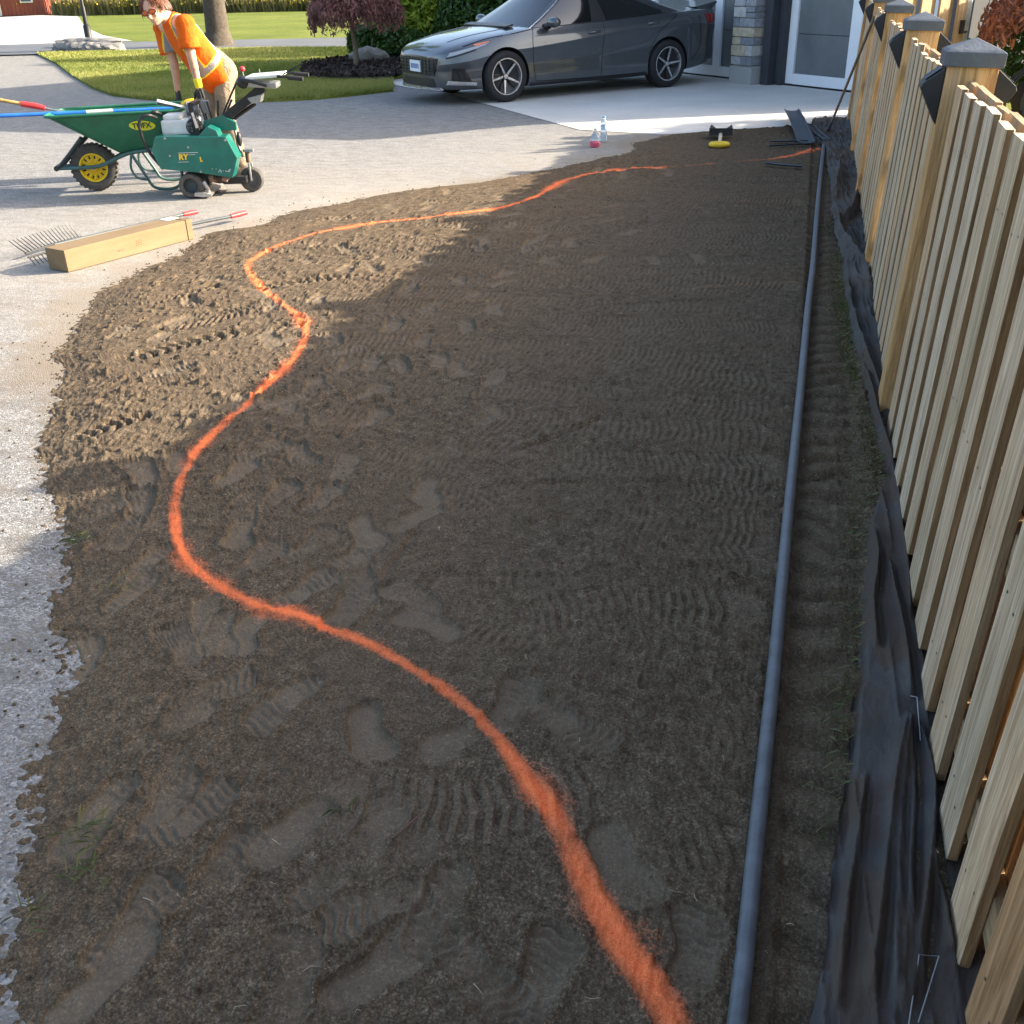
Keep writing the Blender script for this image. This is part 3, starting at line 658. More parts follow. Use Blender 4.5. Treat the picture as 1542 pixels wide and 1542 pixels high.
def gdoor(a, b, stiles):
    y = .13
    root = MB().box(((a+b)/2, y+.06, 1.15), (b-a, .03, 2.29)).build('garage_door', CHAR, house)
    for (p, q) in stiles: MB().box(((p+q)/2, y, 1.16), (q-p, .06, 2.26)).build('stile', WHITE, root, bevel=.004)
    for i in range(len(stiles)-1):
        p, q = stiles[i][1], stiles[i+1][0]
        MB().box(((p+q)/2, y, .10), (q-p, .06, .145)).build('rail', WHITE, root, bevel=.004)
        MB().box(((p+q)/2, y+.003, 1.62), (q-p, .06, .07)).build('rail', WHITE, root, bevel=.004)
        for (z0, z1) in ((.176, .70), (.708, 1.22), (1.228, 1.58), (1.66, 2.28)): MB().box(((p+q)/2, y+.012, (z0+z1)/2), (q-p-.004, .02, z1-z0)).build('pane', PANE, root, bevel=.002)
    MB().box(((a+b)/2, y-.005, .014), (b-a, .05, .024)).build('gasket', RUB, root)
gdoor(*D1, [(-3.75, -3.62), (-2.75, -2.60), (-1.72, -1.57), (-.93, -.75), (-.10, -.04)])
gdoor(*D2, [(.84, .99), (2.06, 2.28), (3.45, 3.60)])
# stone pillar: each stone its own piece
pil = MB().box((.262, -.13, 1.2), (.44, .245, 2.4)).build('pillar', simple('mortar', (.40, .40, .39), .9, var=.1, scale=20, bump=.004), house)
MB().box((.262, -.14, .125), (.51, .30, .25)).build('plinth', concrete_material('cast_plinth', (.33, .33, .32)), pil, bevel=.008)
STON = []
for i, c in enumerate([(.28, .285, .30), (.38, .38, .385), (.47, .40, .29), (.22, .23, .25), (.44, .43, .40)]): STON.append(simple('stone_%s' % 'abcde'[i], c, .85, var=.3, scale=14, bump=.008))
rs = random.Random(21); z = .262
def stone(x0, x1, z0, z1, y0=-.285, y1=-.05):
    mb = MB(); g = .006
    mb.box(((x0+x1)/2, (y0+y1)/2-rs.uniform(0, .018), (z0+z1)/2), (x1-x0-g*2, y1-y0, z1-z0-g*2)); o = mb.build('stone', rs.choice(STON), pil, bevel=.012)
    for v in o.data.vertices: v.co.x += rs.uniform(-.004, .004); v.co.z += rs.uniform(-.004, .004)
while z < 2.35:
    h = rs.choice([.11, .13, .2, .24, .15]); k = rs.random()
    if k < .35: sp = rs.uniform(.24, .30); stone(.015, .015+sp*.99, z, z+h); stone(.015+sp, .51, z, z+h*.5); stone(.015+sp, .51, z+h*.5, z+h)
    elif k < .75: sp = rs.uniform(.14, .36); stone(.015, .015+sp, z, z+h); stone(.015+sp, .51, z, z+h)
    else: stone(.015, .51, z, z+h)
    z += h
# ================================================================== the car
def make_car():
    PAINT = NT('graphite_paint', .28, .5, .55); v = PAINT.vec(); PAINT.color(PAINT.ramp(PAINT.noise(v, 3, 3), [(.3, (.070, .077, .086)), (.7, (.085, .093, .102))]))
    PAINT.b.inputs['Coat Weight'].default_value = 1.0; PAINT.b.inputs['Coat Roughness'].default_value = .04
    # road dust film low on the body
    PAINT = PAINT.m
    GLASS = NT('tinted_glass', .04, .8); GLASS.color((.010, .012, .013)); GLASS.b.inputs['IOR'].default_value = 1.6; GLASS = GLASS.m
    BLK = simple('car_black_trim', (.012, .012, .013), .38, var=.2, scale=20); SEAM = simple('seam_black', (.006, .006, .007), .8)
    CHR = simple('car_satin_silver', (.62, .63, .65), .25, metal=.9, var=.08); TYR = simple('tyre_rubber', (.018, .018, .019), .75, var=.3, scale=30, bump=.002)
    RIM = simple('machined_rim', (.60, .60, .61), .28, metal=.85, var=.08); RIMD = simple('rim_black', (.016, .016, .018), .35)
    LENS = NT('headlight_lens', .06, .7); LENS.color((.30, .33, .37)); LENS = LENS.m
    AMB = NT('amber_reflector', .2, .6); AMB.color((.75, .20, .10)); AMB = AMB.m
    RED = NT('tail_lens', .12, .6); RED.color((.22, .012, .012)); RED = RED.m
    PLT = simple('plate_white', (.70, .72, .74), .5, var=.04); PLB = simple('plate_blue', (.05, .10, .30), .5)
    WEL = simple('wheel_well', (.010, .010, .010), .9)
    a, b = gnd(757, 154), gnd(1001, 131.5); mid = (a+b)/2; d = (a-b)/np.linalg.norm(a-b); left = np.array([-d[1], d[0], 0]); sc = 1.018
    c = mid-left*.80*sc
    car = thing('car', 'dark grey four door sedan with five spoke alloy wheels parked before the garage', 'car', (c[0], c[1], .006), math.atan2(d[1], d[0])); car.scale = (sc, sc, sc)
    # stations
    st = np.array([2.27, 2.22, 2.08, 1.85, 1.60, 1.36, .95, .30, -.60, -1.36, -1.85, -2.15, -2.33, -2.42])
    wm = np.array([.40, .62, .775, .855, .895, .91, .912, .905, .905, .915, .90, .85, .74, .50])
    zb = np.array([.585, .62, .68, .735, .785, .825, .885, .905, .945, .985, 1.00, 1.01, 1.0, .90])
    zt = np.array([.60, .665, .745, .81, .855, .885, .93, .93, .96, 1.0, 1.045, 1.065, 1.06, .93])
    zc = np.array([.46, .50, .52, .55, .60, .64, .665, .715, .80, .83, .84, .82, .78, .66])
    zo = np.array([.24, .20, .185, .18, .18, .175, .17, .165, .17, .19, .23, .28, .32, .40])
    xs = np.concatenate([np.linspace(2.27, 1.8, 16), np.linspace(1.75, -1.8, 44), np.linspace(-1.85, -2.42, 14)])
    def sp(v):  # smooth monotone-ish resample
        P = catmull(list(zip(st, v)), 12); P = np.array(P); return np.interp(-xs, -P[:, 0], P[:, 1])
    WM, ZB, ZT, ZC, ZO = map(sp, (wm, zb, zt, zc, zo))
    secs = []
    for i in range(len(xs)):
        w, b_, t_, c_, o_ = WM[i], ZB[i], ZT[i], ZC[i], ZO[i]
        ctrl = [(0, o_), (w*.62, o_), (w*.90, o_+.005), (w*.955, o_+.05), (w*.965, o_+.14), (w*.962, (o_+.14)*.5+c_*.5), (w*.985, c_-.05), (w*1.0, c_-.006), (w*.998, c_+.008), (w*.978, c_*.45+b_*.55), (w*.945, b_-.012), (w*.915, b_+.004),
                (w*.78, b_+(t_-b_)*.45), (w*.42, b_+(t_-b_)*.88), (0, t_)]
        secs.append(np.array(catmull(ctrl, 4)))
    S = np.array(secs); m = S.shape[1]
    V = []; Fc = []
    for sgn in (1, -1):
        base = len(V)
        for i in range(len(xs)): V += [(xs[i], sgn*y, z) for y, z in S[i]]
        for i in range(len(xs)-1):
            for j in range(m-1):
                q = (base+i*m+j, base+i*m+j+1, base+(i+1)*m+j+1, base+(i+1)*m+j); Fc.append(q if sgn > 0 else q[::-1])
        Fc.append(tuple(base+j for j in range(m))); Fc.append(tuple(base+(len(xs)-1)*m+j for j in range(m)))
    me = bpy.data.meshes.new('body'); me.from_pydata(V, [], Fc)
    bm = bmesh.new(); bm.from_mesh(me); bmesh.ops.remove_doubles(bm, verts=bm.verts, dist=1e-4); bmesh.ops.recalc_face_normals(bm, faces=bm.faces); bm.to_mesh(me); bm.free()
    body = link('body', me, PAINT, car); me.materials.append(WEL)
    for wx in (1.365, -1.365):
        cy = MB().tube([(wx, -1.2, .325), (wx, 1.2, .325)], .362, 48).build('cutter', WEL)
        # only open the sides: keep the middle of the floor solid
        mod = body.modifiers.new('b', 'BOOLEAN'); mod.operation = 'DIFFERENCE'; mod.object = cy; mod.solver = 'FAST'
        cy.parent = car
    bpy.context.view_layer.update(); dg = bpy.context.evaluated_depsgraph_get()
    nm = bpy.data.meshes.new_from_object(body.evaluated_get(dg)); body.modifiers.clear(); body.data = nm
    for o in [o for o in bpy.data.objects if o.name.startswith('cutter')]: bpy.data.objects.remove(o)
    nm.polygons.foreach_set('use_smooth', np.ones(len(nm.polygons), bool)); nm.set_sharp_from_angle(angle=R_(32))
    # surface lookups
    def sect(x): i = np.interp(-x, -xs, np.arange(len(xs))); k = int(min(i, len(xs)-2)); f = i-k; return S[k]*(1-f)+S[k+1]*f
    def ysurf(x, z):
        s = sect(x); j0 = 8; lo = s[j0:49]; od = np.argsort(lo[:, 1]); return float(np.interp(z, lo[od, 1], lo[od, 0]))
    def xfront(y, z):
        xx = xs[:16+14]; ww = np.array([ysurf(x, z) for x in xx]); od = np.argsort(-ww); return float(np.interp(-abs(y), -ww[od], xx[od]))
    def xrear(y, z):
        xx = xs[-20:]; ww = np.array([ysurf(x, z) for x in xx]); od = np.argsort(-ww); return float(np.interp(-abs(y), -ww[od], xx[od]))
    def quadpatch(P, n, mmm, fn, thick=.008):       # bilinear corners in 2D -> shell lifted off the surface
        mb = MB(); g = []
        for i in range(n+1):
            for j in range(mmm+1):
                s_, t_ = i/n, j/mmm; p = (np.array(P[0])*(1-s_)+np.array(P[1])*s_)*(1-t_)+(np.array(P[3])*(1-s_)+np.array(P[2])*s_)*t_; g.append(p)
        vs = [fn(p, thick) for p in g]+[fn(p, -.01) for p in g]; N = len(g); fs = []
        for i in range(n):
            for j in range(mmm):
                q = (i*(mmm+1)+j, (i+1)*(mmm+1)+j, (i+1)*(mmm+1)+j+1, i*(mmm+1)+j+1); fs.append(q); fs.append(tuple(k+N for k in q[::-1]))
        ring = [i*(mmm+1) for i in range(n+1)]+[n*(mmm+1)+j for j in range(1, mmm+1)]+[i*(mmm+1)+mmm for i in range(n-1, -1, -1)]+[j for j in range(mmm-1, 0, -1)]
        for k in range(len(ring)): fs.append((ring[k], ring[(k+1) % len(ring)], ring[(k+1) % len(ring)]+N, ring[k]+N))
        mb.add(vs, fs); return mb
    fs_ = lambda p, t: (xfront(p[0], p[1])+t, p[0], p[1])
    for sg in (1, -1):
        sd = lambda p, t, sg=sg: (p[0], sg*(ysurf(p[0], p[1])+t), p[1])
        # headlight: lens with an amber side reflector and a dark surround
        hl = quadpatch([(2.16, .585), (1.66, .725), (1.60, .755), (2.12, .645)], 10, 4, sd, .006).build('headlight', LENS, car, smooth=40)
        quadpatch([(1.80, .715), (1.62, .755), (1.60, .770), (1.82, .738)], 5, 2, sd, .010).build('reflector', AMB, hl)
        quadpatch([(2.17, .57), (1.80, .665), (1.80, .685), (2.16, .592)], 8, 2, sd, .009).build('light_bar', BLK, hl)
        # front corner vent and bright lower blade
        vt = quadpatch([(2.12, .30), (1.86, .285), (1.96, .45), (2.10, .455)], 6, 5, sd, .004).build('corner_vent', BLK, car, smooth=40)
        for k in range(3):
            x0 = 2.08-.07*k; quadpatch([(x0, .315), (x0-.022, .315), (x0+.008, .43-.02*k), (x0+.028, .43-.02*k)], 2, 4, sd, .016).build('vent_fin', RIMD, vt)
        quadpatch([(2.17, .255), (1.80, .235), (1.80, .272), (2.15, .305)], 8, 3, sd, .014).build('bumper_blade', CHR, car, smooth=40)
        # tail light, sill strip, door handles, mirror
        quadpatch([(-2.10, .83), (-2.31, .86), (-2.34, .95), (-2.02, .955)], 6, 4, sd, .008).build('tail_light', RED, car, smooth=40)
        quadpatch([(.98, .175), (-1.0, .185), (-1.0, .215), (.98, .205)], 12, 2, sd, .018).build('sill_strip', BLK, car, smooth=40)
        for hx, hz in ((-.05, .800), (-1.06, .872)):
            y = ysurf(hx, hz); MB().tube([(hx+.10, sg*(y+.004), hz-.008), (hx+.07, sg*(y+.030), hz), (hx-.07, sg*(y+.030), hz+.008), (hx-.10, sg*(y+.004), hz+.010)], [.013, .016, .016, .013], 8).build('door_handle', PAINT, car, smooth=60)
        mr = MB().ell((.69, sg*1.005, .955), (.075, .115, .068), 16, 10).build('mirror', PAINT, car, smooth=60)
        MB().tube([(.72, sg*.80, .885), (.70, sg*.93, .915)], [.05, .04], 8).build('mirror_arm', BLK, mr, smooth=60)
        MB().ell((.655, sg*1.005, .955), (.05, .10, .055), 14, 8).build('mirror_glass', GLASS, mr, smooth=60)
        # door and wing shut lines
        for ln in ([(.93, .885), (.955, .70), (.93, .45), (.90, .24)], [(-.21, .93), (-.215, .70), (-.20, .45), (-.19, .22)], [(-1.50, .97), (-1.36, .88), (-1.20, .78), (-1.08, .60), (-1.0, .45)], [(.90, .235), (.3, .225), (-.5, .225), (-.98, .235)], [(1.95, .715), (1.60, .795), (1.2, .845), (.93, .885)], [(-1.9, .95), (-1.95, .75), (-1.98, .55), (-1.80, .35)]):
            q = catmull(ln, 6); mb = MB()
            for k in range(len(q)-1):
                p0, p1 = q[k], q[k+1]; dv = np.array([-(p1-p0)[1], (p1-p0)[0]]); dv = dv/(np.linalg.norm(dv)+1e-9)*.0042
                mb.add([sd(p0-dv, .0025), sd(p1-dv, .0025), sd(p1+dv, .0025), sd(p0+dv, .0025)], [(0, 1, 2, 3)])
            mb.build('shut_line', SEAM, car)
    # grille, plate, emblem, lower intake, splitter
    gr = quadpatch([(-.50, .36), (.50, .36), (.58, .575), (-.58, .575)], 20, 6, fs_, .008).build('grille', BLK, car, smooth=40)
    for k in range(5): z = .385+.042*k; quadpatch([(-.50-.012*k, z), (.50+.012*k, z), (.50+.012*k, z+.012), (-.50-.012*k, z+.012)], 16, 1, fs_, .018).build('grille_bar', RIMD, gr, smooth=40)
    for k in range(-5, 6): y = .1*k; quadpatch([(y-.006, .37), (y+.006, .37), (y+.006, .57), (y-.006, .57)], 1, 4, fs_, .016).build('grille_bar', RIMD, gr)
    pl = quadpatch([(-.155, .395), (.155, .395), (.155, .535), (-.155, .535)], 6, 2, fs_, .028).build('number_plate', PLT, car)
    for k in range(6): quadpatch([(-.12+.042*k, .435), (-.095+.042*k, .435), (-.095+.042*k, .495), (-.12+.042*k, .495)], 1, 1, fs_, .030).build('plate_character', PLB, pl)
    quadpatch([(-.52, .225), (.52, .225), (.46, .325), (-.46, .325)], 16, 4, fs_, .008).build('lower_intake', BLK, car, smooth=40)
    quadpatch([(-.60, .185), (.60, .185), (.60, .215), (-.60, .215)], 16, 2, fs_, .022).build('splitter', CHR, car, smooth=40)
    em = MB().lathe([(.001, .006), (.040, .004), (.046, 0), (.001, -.004)], 24, 'x').build('emblem', CHR, car, smooth=60); em.location = (2.218, 0, .652); em.scale = (1, 1.35, .75); em.rotation_euler = (0, -.75, 0)
    # bonnet creases
    for sg in (1, -1):
        mb = MB(); pr = []
        for x in np.linspace(2.0, 1.0, 14):
            s = sect(x); up = s[44:]; od = np.argsort(up[:, 0]); y = .42+.16*(2.0-x); z = float(np.interp(y, up[od, 0], up[od, 1])); pr.append((x, sg*y, z-.004))
        mb.tube(pr, .010, 6).build('bonnet_crease', PAINT, car, smooth=80)
    # greenhouse
    rows = np.array([0, .06, .12, .3, .5, .7, .86, .93, 1.0])
    fr = [0, .03, .20, .40, .455, .505, .66, .80, .83, .90, .985, 1.0]
    def half(t):
        xf, xr = 1.12-.80*t, -1.92+.98*t; w = .845-.275*t**1.25; zr = 1.375
        pts = [(xf+.05, 0), (xf+.035, .45*w), (xf-.02, .80*w), (xf-.06, .90*w), (xf-.13, .965*w)]
        xa, xc = xf-.17, xr+.42
        pts += [(xa+(xc-xa)*f, w*(1-.02*(2*f-1)**2)) for f in fr]
        pts += [(xr+.22, .955*w), (xr+.10, .88*w), (xr+.06, .80*w), (xr+.01, .45*w), (xr, 0)]
        out = []
        for (x, y) in pts:
            zbse = np.interp(-x, -xs, ZB)-.02; zrf = zr-.055*((x+.25)/.75)**2*(1 if x > -.25 else .75)-.03*(y/.57)**2*t
            out.append((x, y, zbse*(1-t)+zrf*t))
        return out
    G = [half(t) for t in rows]; n = len(G[0]); i0 = 5
    reg = {}
    def put(name, q, side): reg.setdefault((name, side), []).append(q)
    glass_r = range(1, 7)
    for r in range(len(rows)-1):
        for k in range(n-1):
            nm_ = 'body_pillars'
            if r in glass_r or (r == 0 and k < 3) or (r == 7 and False):
                if k < 3 and r >= 1: nm_ = 'windshield'
                elif i0 <= k < i0+3 and 1 <= r <= 6: nm_ = 'side_window_a'
                elif i0+5 <= k < i0+7 and 1 <= r <= 6: nm_ = 'side_window_b'
                elif i0+8 <= k < i0+10 and 1 <= r <= 5: nm_ = 'side_window_c'
                elif k >= n-3 and r >= 1: nm_ = 'rear_window'
                elif i0+3 <= k < i0+5 or i0+7 <= k < i0+8: nm_ = 'window_post' if k < i0+5 else 'window_post_b'
            for sg in (1, -1):
                q = [(G[r+a_][k+b_][0], sg*G[r+a_][k+b_][1], G[r+a_][k+b_][2]) for a_, b_ in ((0, 0), (0, 1), (1, 1), (1, 0))]
                put(nm_, q if sg < 0 else q[::-1], 0 if nm_ in ('body_pillars', 'windshield', 'rear_window') else sg)
    mats = {'body_pillars': PAINT, 'windshield': GLASS, 'side_window_a': GLASS, 'side_window_b': GLASS, 'side_window_c': GLASS, 'rear_window': GLASS, 'window_post': BLK, 'window_post_b': BLK}
    names = {'body_pillars': 'cabin_frame', 'side_window_a': 'side_window', 'side_window_b': 'side_window', 'side_window_c': 'side_window', 'window_post': 'pillar_trim', 'window_post_b': 'pillar_trim'}
    for (nm_, sg), qs in reg.items():
        mb = MB()
        for q in qs: mb.add(q, [(0, 1, 2, 3)])
        me = bpy.data.meshes.new(nm_); me.from_pydata(mb.v, [], mb.f); bm = bmesh.new(); bm.from_mesh(me); bmesh.ops.remove_doubles(bm, verts=bm.verts, dist=1e-4)
        bm.to_mesh(me); bm.free(); link(names.get(nm_, nm_), me, mats[nm_], car, smooth=35)
    # roof cap
    top = G[-1]; mb = MB(); N = 6
    for sg in (1, -1):
        for k in range(n-1):
            for j in range(N):
                def P(k_, f): x, y, z = top[k_]; return (x, sg*y*(1-f), z+.045*(1-(1-f)**2)*np.clip(1-((x+.3)/.75)**2, 0, 1))
                mb.add([P(k, j/N), P(k+1, j/N), P(k+1, (j+1)/N), P(k, (j+1)/N)], [(0, 1, 2, 3)])
    me = bpy.data.meshes.new('roof'); me.from_pydata(mb.v, [], mb.f); bm = bmesh.new(); bm.from_mesh(me); bmesh.ops.remove_doubles(bm, verts=bm.verts, dist=1e-4); bmesh.ops.recalc_face_normals(bm, faces=bm.faces); bm.to_mesh(me); bm.free(); link('roof', me, PAINT, car, smooth=35)
    # belt moulding
    for sg in (1, -1):
        pts = [(G[1][k][0], sg*(G[1][k][1]+.003), G[1][k][2]-.004) for k in range(4, i0+12)]; MB().tube(pts, .008, 6).build('belt_moulding', BLK, car, smooth=60)
        pts = [(G[r][4][0], sg*(G[r][4][1]+.004), G[r][4][2]+.004) for r in range(0, 9)]; MB().tube(pts, .011, 6).build('window_moulding', CHR, car, smooth=60)
    # boot spoiler
    mb = MB(); prof = [(-1.98, 1.045), (-2.20, 1.085), (-2.36, 1.115), (-2.385, 1.095), (-2.30, 1.02), (-2.05, 1.015)]
    mb.prism(prof, -.70, .70); mb.build('spoiler', PAINT, car, bevel=.008)
    MB().prism([(1.08, .915), (1.20, .905), (1.20, .92), (1.08, .945)], -.60, .60).build('cowl', BLK, car)
    # wheels
    for wx in (1.365, -1.365):
        for sg in (1, -1):
            y0 = sg*.79
            w = MB().lathe([(.05, -.085), (.232, -.085), (.232, .06), (.21, .045), (.05, .03)], 40, 'y').build('wheel', RIMD, car, smooth=40)
            w.location = (wx, y0, .3225); w.rotation_euler = (0, .35 if wx > 0 else .9, 0) if sg > 0 else (0, .35, math.pi)
            prof = [(.226, -.11), (.262, -.118), (.300, -.113), (.3165, -.095), (.3225, -.06), (.3225, .06), (.3165, .095), (.300, .113), (.262, .118), (.226, .108)]
            MB().lathe(prof, 56, 'y').build('tyre', TYR, w, smooth=50)
            MB().lathe([(.236, .098), (.230, .112), (.218, .112), (.212, .098), (.212, .05), (.236, .05)], 56, 'y', closed=True).build('rim', RIM, w, smooth=40)
            for k in range(5):
                a0 = 2*math.pi*k/5; ca, sa = math.cos(a0), math.sin(a0)
                def rot(p): return (p[0]*ca-p[2]*sa, p[1], p[0]*sa+p[2]*ca)
                sp_ = [(.035, .024), (.215, .043), (.218, .025), (.046, -.006)]
                vs = [rot((x, .094 if x > .1 else .070, z)) for x, z in sp_]+[rot((x, .055, z)) for x, z in sp_]
                MB().add(vs, [(0, 1, 2, 3), (7, 6, 5, 4), (0, 4, 5, 1), (1, 5, 6, 2), (2, 6, 7, 3), (3, 7, 4, 0)]).build('spoke', RIM, w, bevel=.002)
                sp2 = [(.05, .032), (.10, .075), (.213, .115), (.215, .050)]
                vs = [rot((x, .075 if x > .1 else .062, z)) for x, z in sp2]+[rot((x, .04, z)) for x, z in sp2]
                MB().add(vs, [(0, 1, 2, 3), (7, 6, 5, 4), (0, 4, 5, 1), (1, 5, 6, 2), (2, 6, 7, 3), (3, 7, 4, 0)]).build('spoke_web', RIMD, w)
            MB().lathe([(.001, .082), (.030, .080), (.036, .06), (.036, .03)], 20, 'y').build('hub_cap', RIM, w, smooth=40)
            if wx > 0 or True: MB().lathe([(.05, .018), (.165, .018), (.165, .028), (.05, .028)], 32, 'y').build('brake_disc', simple('brake_steel', (.25, .25, .26), .35, metal=.8), w)
make_car()
# ================================================================== shared tool materials
GREEN = simple('machine_green', (.004, .115, .085), .38, var=.22, scale=7, spec=.5, coat=.3); BLKP = simple('black_paint', (.014, .014, .015), .45, var=.3, scale=25)
GREY = simple('dull_steel', (.30, .30, .30), .42, metal=.7, var=.25, scale=20); WENG = simple('engine_white', (.52, .53, .52), .45, var=.12); SILV = simple('console_silver', (.55, .58, .55), .4, var=.12)
RUBB = simple('dusty_rubber', (.075, .068, .06), .9, var=.35, scale=18, bump=.002); RUBD = simple('dark_rubber', (.022, .022, .022), .8, var=.3, scale=20)
REDP = simple('red_plastic', (.55, .035, .035), .45, var=.15); YELP = simple('yellow_plastic', (.75, .48, .02), .45, var=.15); BLUP = simple('blue_plastic', (.02, .13, .52), .4, var=.2)
TRAYG = simple('tray_green', (.012, .115, .055), .45, var=.3, scale=6, spec=.5); FRAMG = simple('frame_green', (.055, .12, .105), .45, var=.3, scale=12); DKGR = simple('frame_dark', (.02, .032, .032), .5, var=.3)
def text_part(body, size, mat, parent, loc, rot=(math.pi/2, 0, 0), extrude=.001, name='lettering', shear=0.0, bold=0.0):
    cu = bpy.data.curves.new('txt', 'FONT'); cu.body = body; cu.size = size; cu.extrude = extrude; cu.align_x = 'CENTER'; cu.align_y = 'CENTER'; cu.shear = shear; cu.offset = bold
    t = bpy.data.objects.new('txt', cu); COL.objects.link(t); bpy.context.view_layer.update()
    me = bpy.data.meshes.new_from_object(t.evaluated_get(bpy.context.evaluated_depsgraph_get())); bpy.data.objects.remove(t)
    me.materials.clear(); o = link(name, me, mat, parent); o.location = loc; o.rotation_euler = rot; return o

# ================================================================== sod cutter
MF = Frame(-4.84, 7.75, .953, .304)
Z2 = lambda x, y, d=0.0: MF.q(180+x*.201, y*.201, d)
def make_cutter():
    root = thing('sod_cutter', 'green walk behind sod cutter with silver console and dusty tyres, beside a wheelbarrow', 'sod cutter', (-4.84, 7.75, .004), MF.rot)
    xz = lambda x, y, d=0.0: (Z2(x, y, d)[0], Z2(x, y, d)[2])
    poly = [xz(265, 1028), xz(795, 1028), xz(882, 1190), xz(848, 1338), xz(590, 1298), xz(310, 1272), xz(238, 1140)]
    g = MB().prism(poly, 0, .19).build('side_guard', GREEN, root, bevel=.006)
    for (x, y) in ((340, 1042), (515, 1108), (378, 1172), (610, 1290), (790, 1055)):
        q = Z2(x, y); MB().lathe([(.001, -.008), (.009, -.007), (.010, 0)], 10, 'y', (q[0], 0, q[2])).build('bolt', GREY, g, smooth=40)
    # badge: worn lettering with its white lines
    q = Z2(478, 1182); text_part('RY', .062, YELP, g, (q[0], -.003, q[2]), shear=.12, bold=.0022)
    MB().box((q[0]+.045, -.002, q[2]+.034), (.16, .002, .004)).box((q[0]-.005, -.002, q[2]-.037), (.085, .002, .003)).box((q[0]+.075, -.0025, q[2]+.018), (.05, .002, .003)).build('badge_line', WENG, g)
    q = Z2(608, 1198); MB().box((q[0], -.002, q[2]), (.010, .002, .038)).box((q[0]+.006, -.002, q[2]-.014), (.018, .002, .008)).build('badge_mark', YELP, g)
    rr = random.Random(2); mb = MB()
    for k in range(16): q = Z2(690+rr.uniform(0, 145), 1268+rr.uniform(0, 25)); mb.box((q[0], -.0015, q[2]), (rr.uniform(.004, .012), .002, rr.uniform(.003, .007)))
    tag(mb.build('chipped_paint', WENG, g), kind='stuff')
    # chassis behind the guard
    MB().box((.07, .32, .33), (.50, .24, .22)).build('chassis', BLKP, root, bevel=.01)
    MB().prism([(.12, .50), (.40, .50), (.40, .56), (.30, .62), (.14, .58)], .20, .24).build('lever_bracket', GREEN, root, bevel=.004)
    MB().prism([xz(600, 1028, .2), xz(690, 930, .2), xz(760, 960, .2), xz(790, 1028, .2)], .02, .17).build('front_bracket', GREEN, root, bevel=.006)
    # engine
    e = MB().box((-.055, .26, .545), (.27, .28, .115)).build('engine', WENG, root, bevel=.02)
    MB().box((-.10, .24, .620), (.14, .20, .04)).build('air_filter_cover', WENG, e, bevel=.015)
    MB().lathe([(.001, .12), (.060, .12), (.068, .14), (.068, .17), (.001, .19)], 24, 'y', (.07, 0, .545)).build('recoil_cover', BLKP, e, smooth=40)
    MB().tube([(-.02, .36, .66), (.10, .36, .66)], .052, 14).build('muffler', GREY, e, smooth=40)
    mb = MB()
    for k in range(8): mb.lathe([(.052, 0), (.058, .003), (.052, .006)], 14, 'x', (-.01+.014*k, .36, .66))
    tag(mb.build('muffler_rib', GREY, e), kind='stuff')
    # front guard bar
    pts = [Z2(330, 1270, .03), Z2(215, 1130, .03), Z2(150, 960, .03), Z2(165, 885, .03), Z2(225, 868, .05), Z2(280, 890, .13)]
    pts = [tuple(p) for p in catmull(pts, 5)]; MB().tube(pts, .0125, 10).build('guard_bar', BLKP, root, smooth=60)
    pts2 = [(p[0], p[1]+.42 if i < 18 else p[1]+.2, p[2]) for i, p in enumerate(pts)]; MB().tube(pts2, .0125, 10).build('guard_bar', BLKP, root, smooth=60)
    # lift frame with its decal and the lever bundle
    MB().box((.095, .10, .60), (.035, .03, .24), ry=-.16).build('lift_post', BLKP, root, bevel=.003)
    MB().box((.098, .084, .60), (.020, .002, .12), ry=-.16).build('decal', simple('decal_print', (.55, .50, .46), .5, var=.4, scale=60), root)
    MB().box((.105, .42, .64), (.035, .03, .30), ry=-.16).build('lift_post', BLKP, root, bevel=.003)
    MB().box((.085, .27, .722), (.045, .36, .022)).build('lift_crossbar', BLKP, root, bevel=.004)
    MB().box((.15, .30, .68), (.07, .02, .10)).build('tank_plate', GREY, root, bevel=.004)
    for k, (x, dx) in enumerate(((.17, -.05), (.205, -.03), (.235, .02), (.26, .10))):
        MB().tube([(x, .22+.05*k, .50), (x+dx*.4, .22+.05*k, .62), (x+dx, .23+.05*k, .72)], .009, 8).build('lever', BLKP, root, smooth=60)
    MB().tube([(.255, .30, .56), (.30, .30, .64), (.40, .28, .80), (.455, .26, .885)], .008, 8).build('control_rod', BLKP, root, smooth=60)
    # handle arm and console
    a, b = Z2(735, 935, .26), Z2(1005, 715, .26)
    mb = MB(); L = math.hypot(b[0]-a[0], b[2]-a[2]); an = math.atan2(b[2]-a[2], b[0]-a[0]); mb.box(((a[0]+b[0])/2, .26, (a[2]+b[2])/2), (L+.20, .075, .072), ry=-an); mb.build('handle_arm', BLKP, root, bevel=.008)
    MB().tube([(a[0]+.07, .29, a[2]+.0), (b[0]+.0, .30, b[2]-.07)], .016, 8).build('hydraulic_hose', BLKP, root, smooth=60)
    c = [Z2(x, y, .26) for x, y in ((965, 735), (1075, 705), (1065, 765), (1000, 775))]
    MB().prism([(p[0], p[2]) for p in c], .20, .34).build('arm_socket', GREY, root, bevel=.004)
    p0, p1 = Z2(870, 610, .15), Z2(1155, 650, .15)
    MB().box(((p0[0]+p1[0])/2+.04, .28, (p0[2]+p1[2])/2-.014), (.26, .22, .045), ry=.07).build('console_tray', GREY, root, bevel=.012)
    cp = [Z2(x, y, .1) for x, y in ((880, 600), (1130, 565), (1205, 600), (980, 625))]
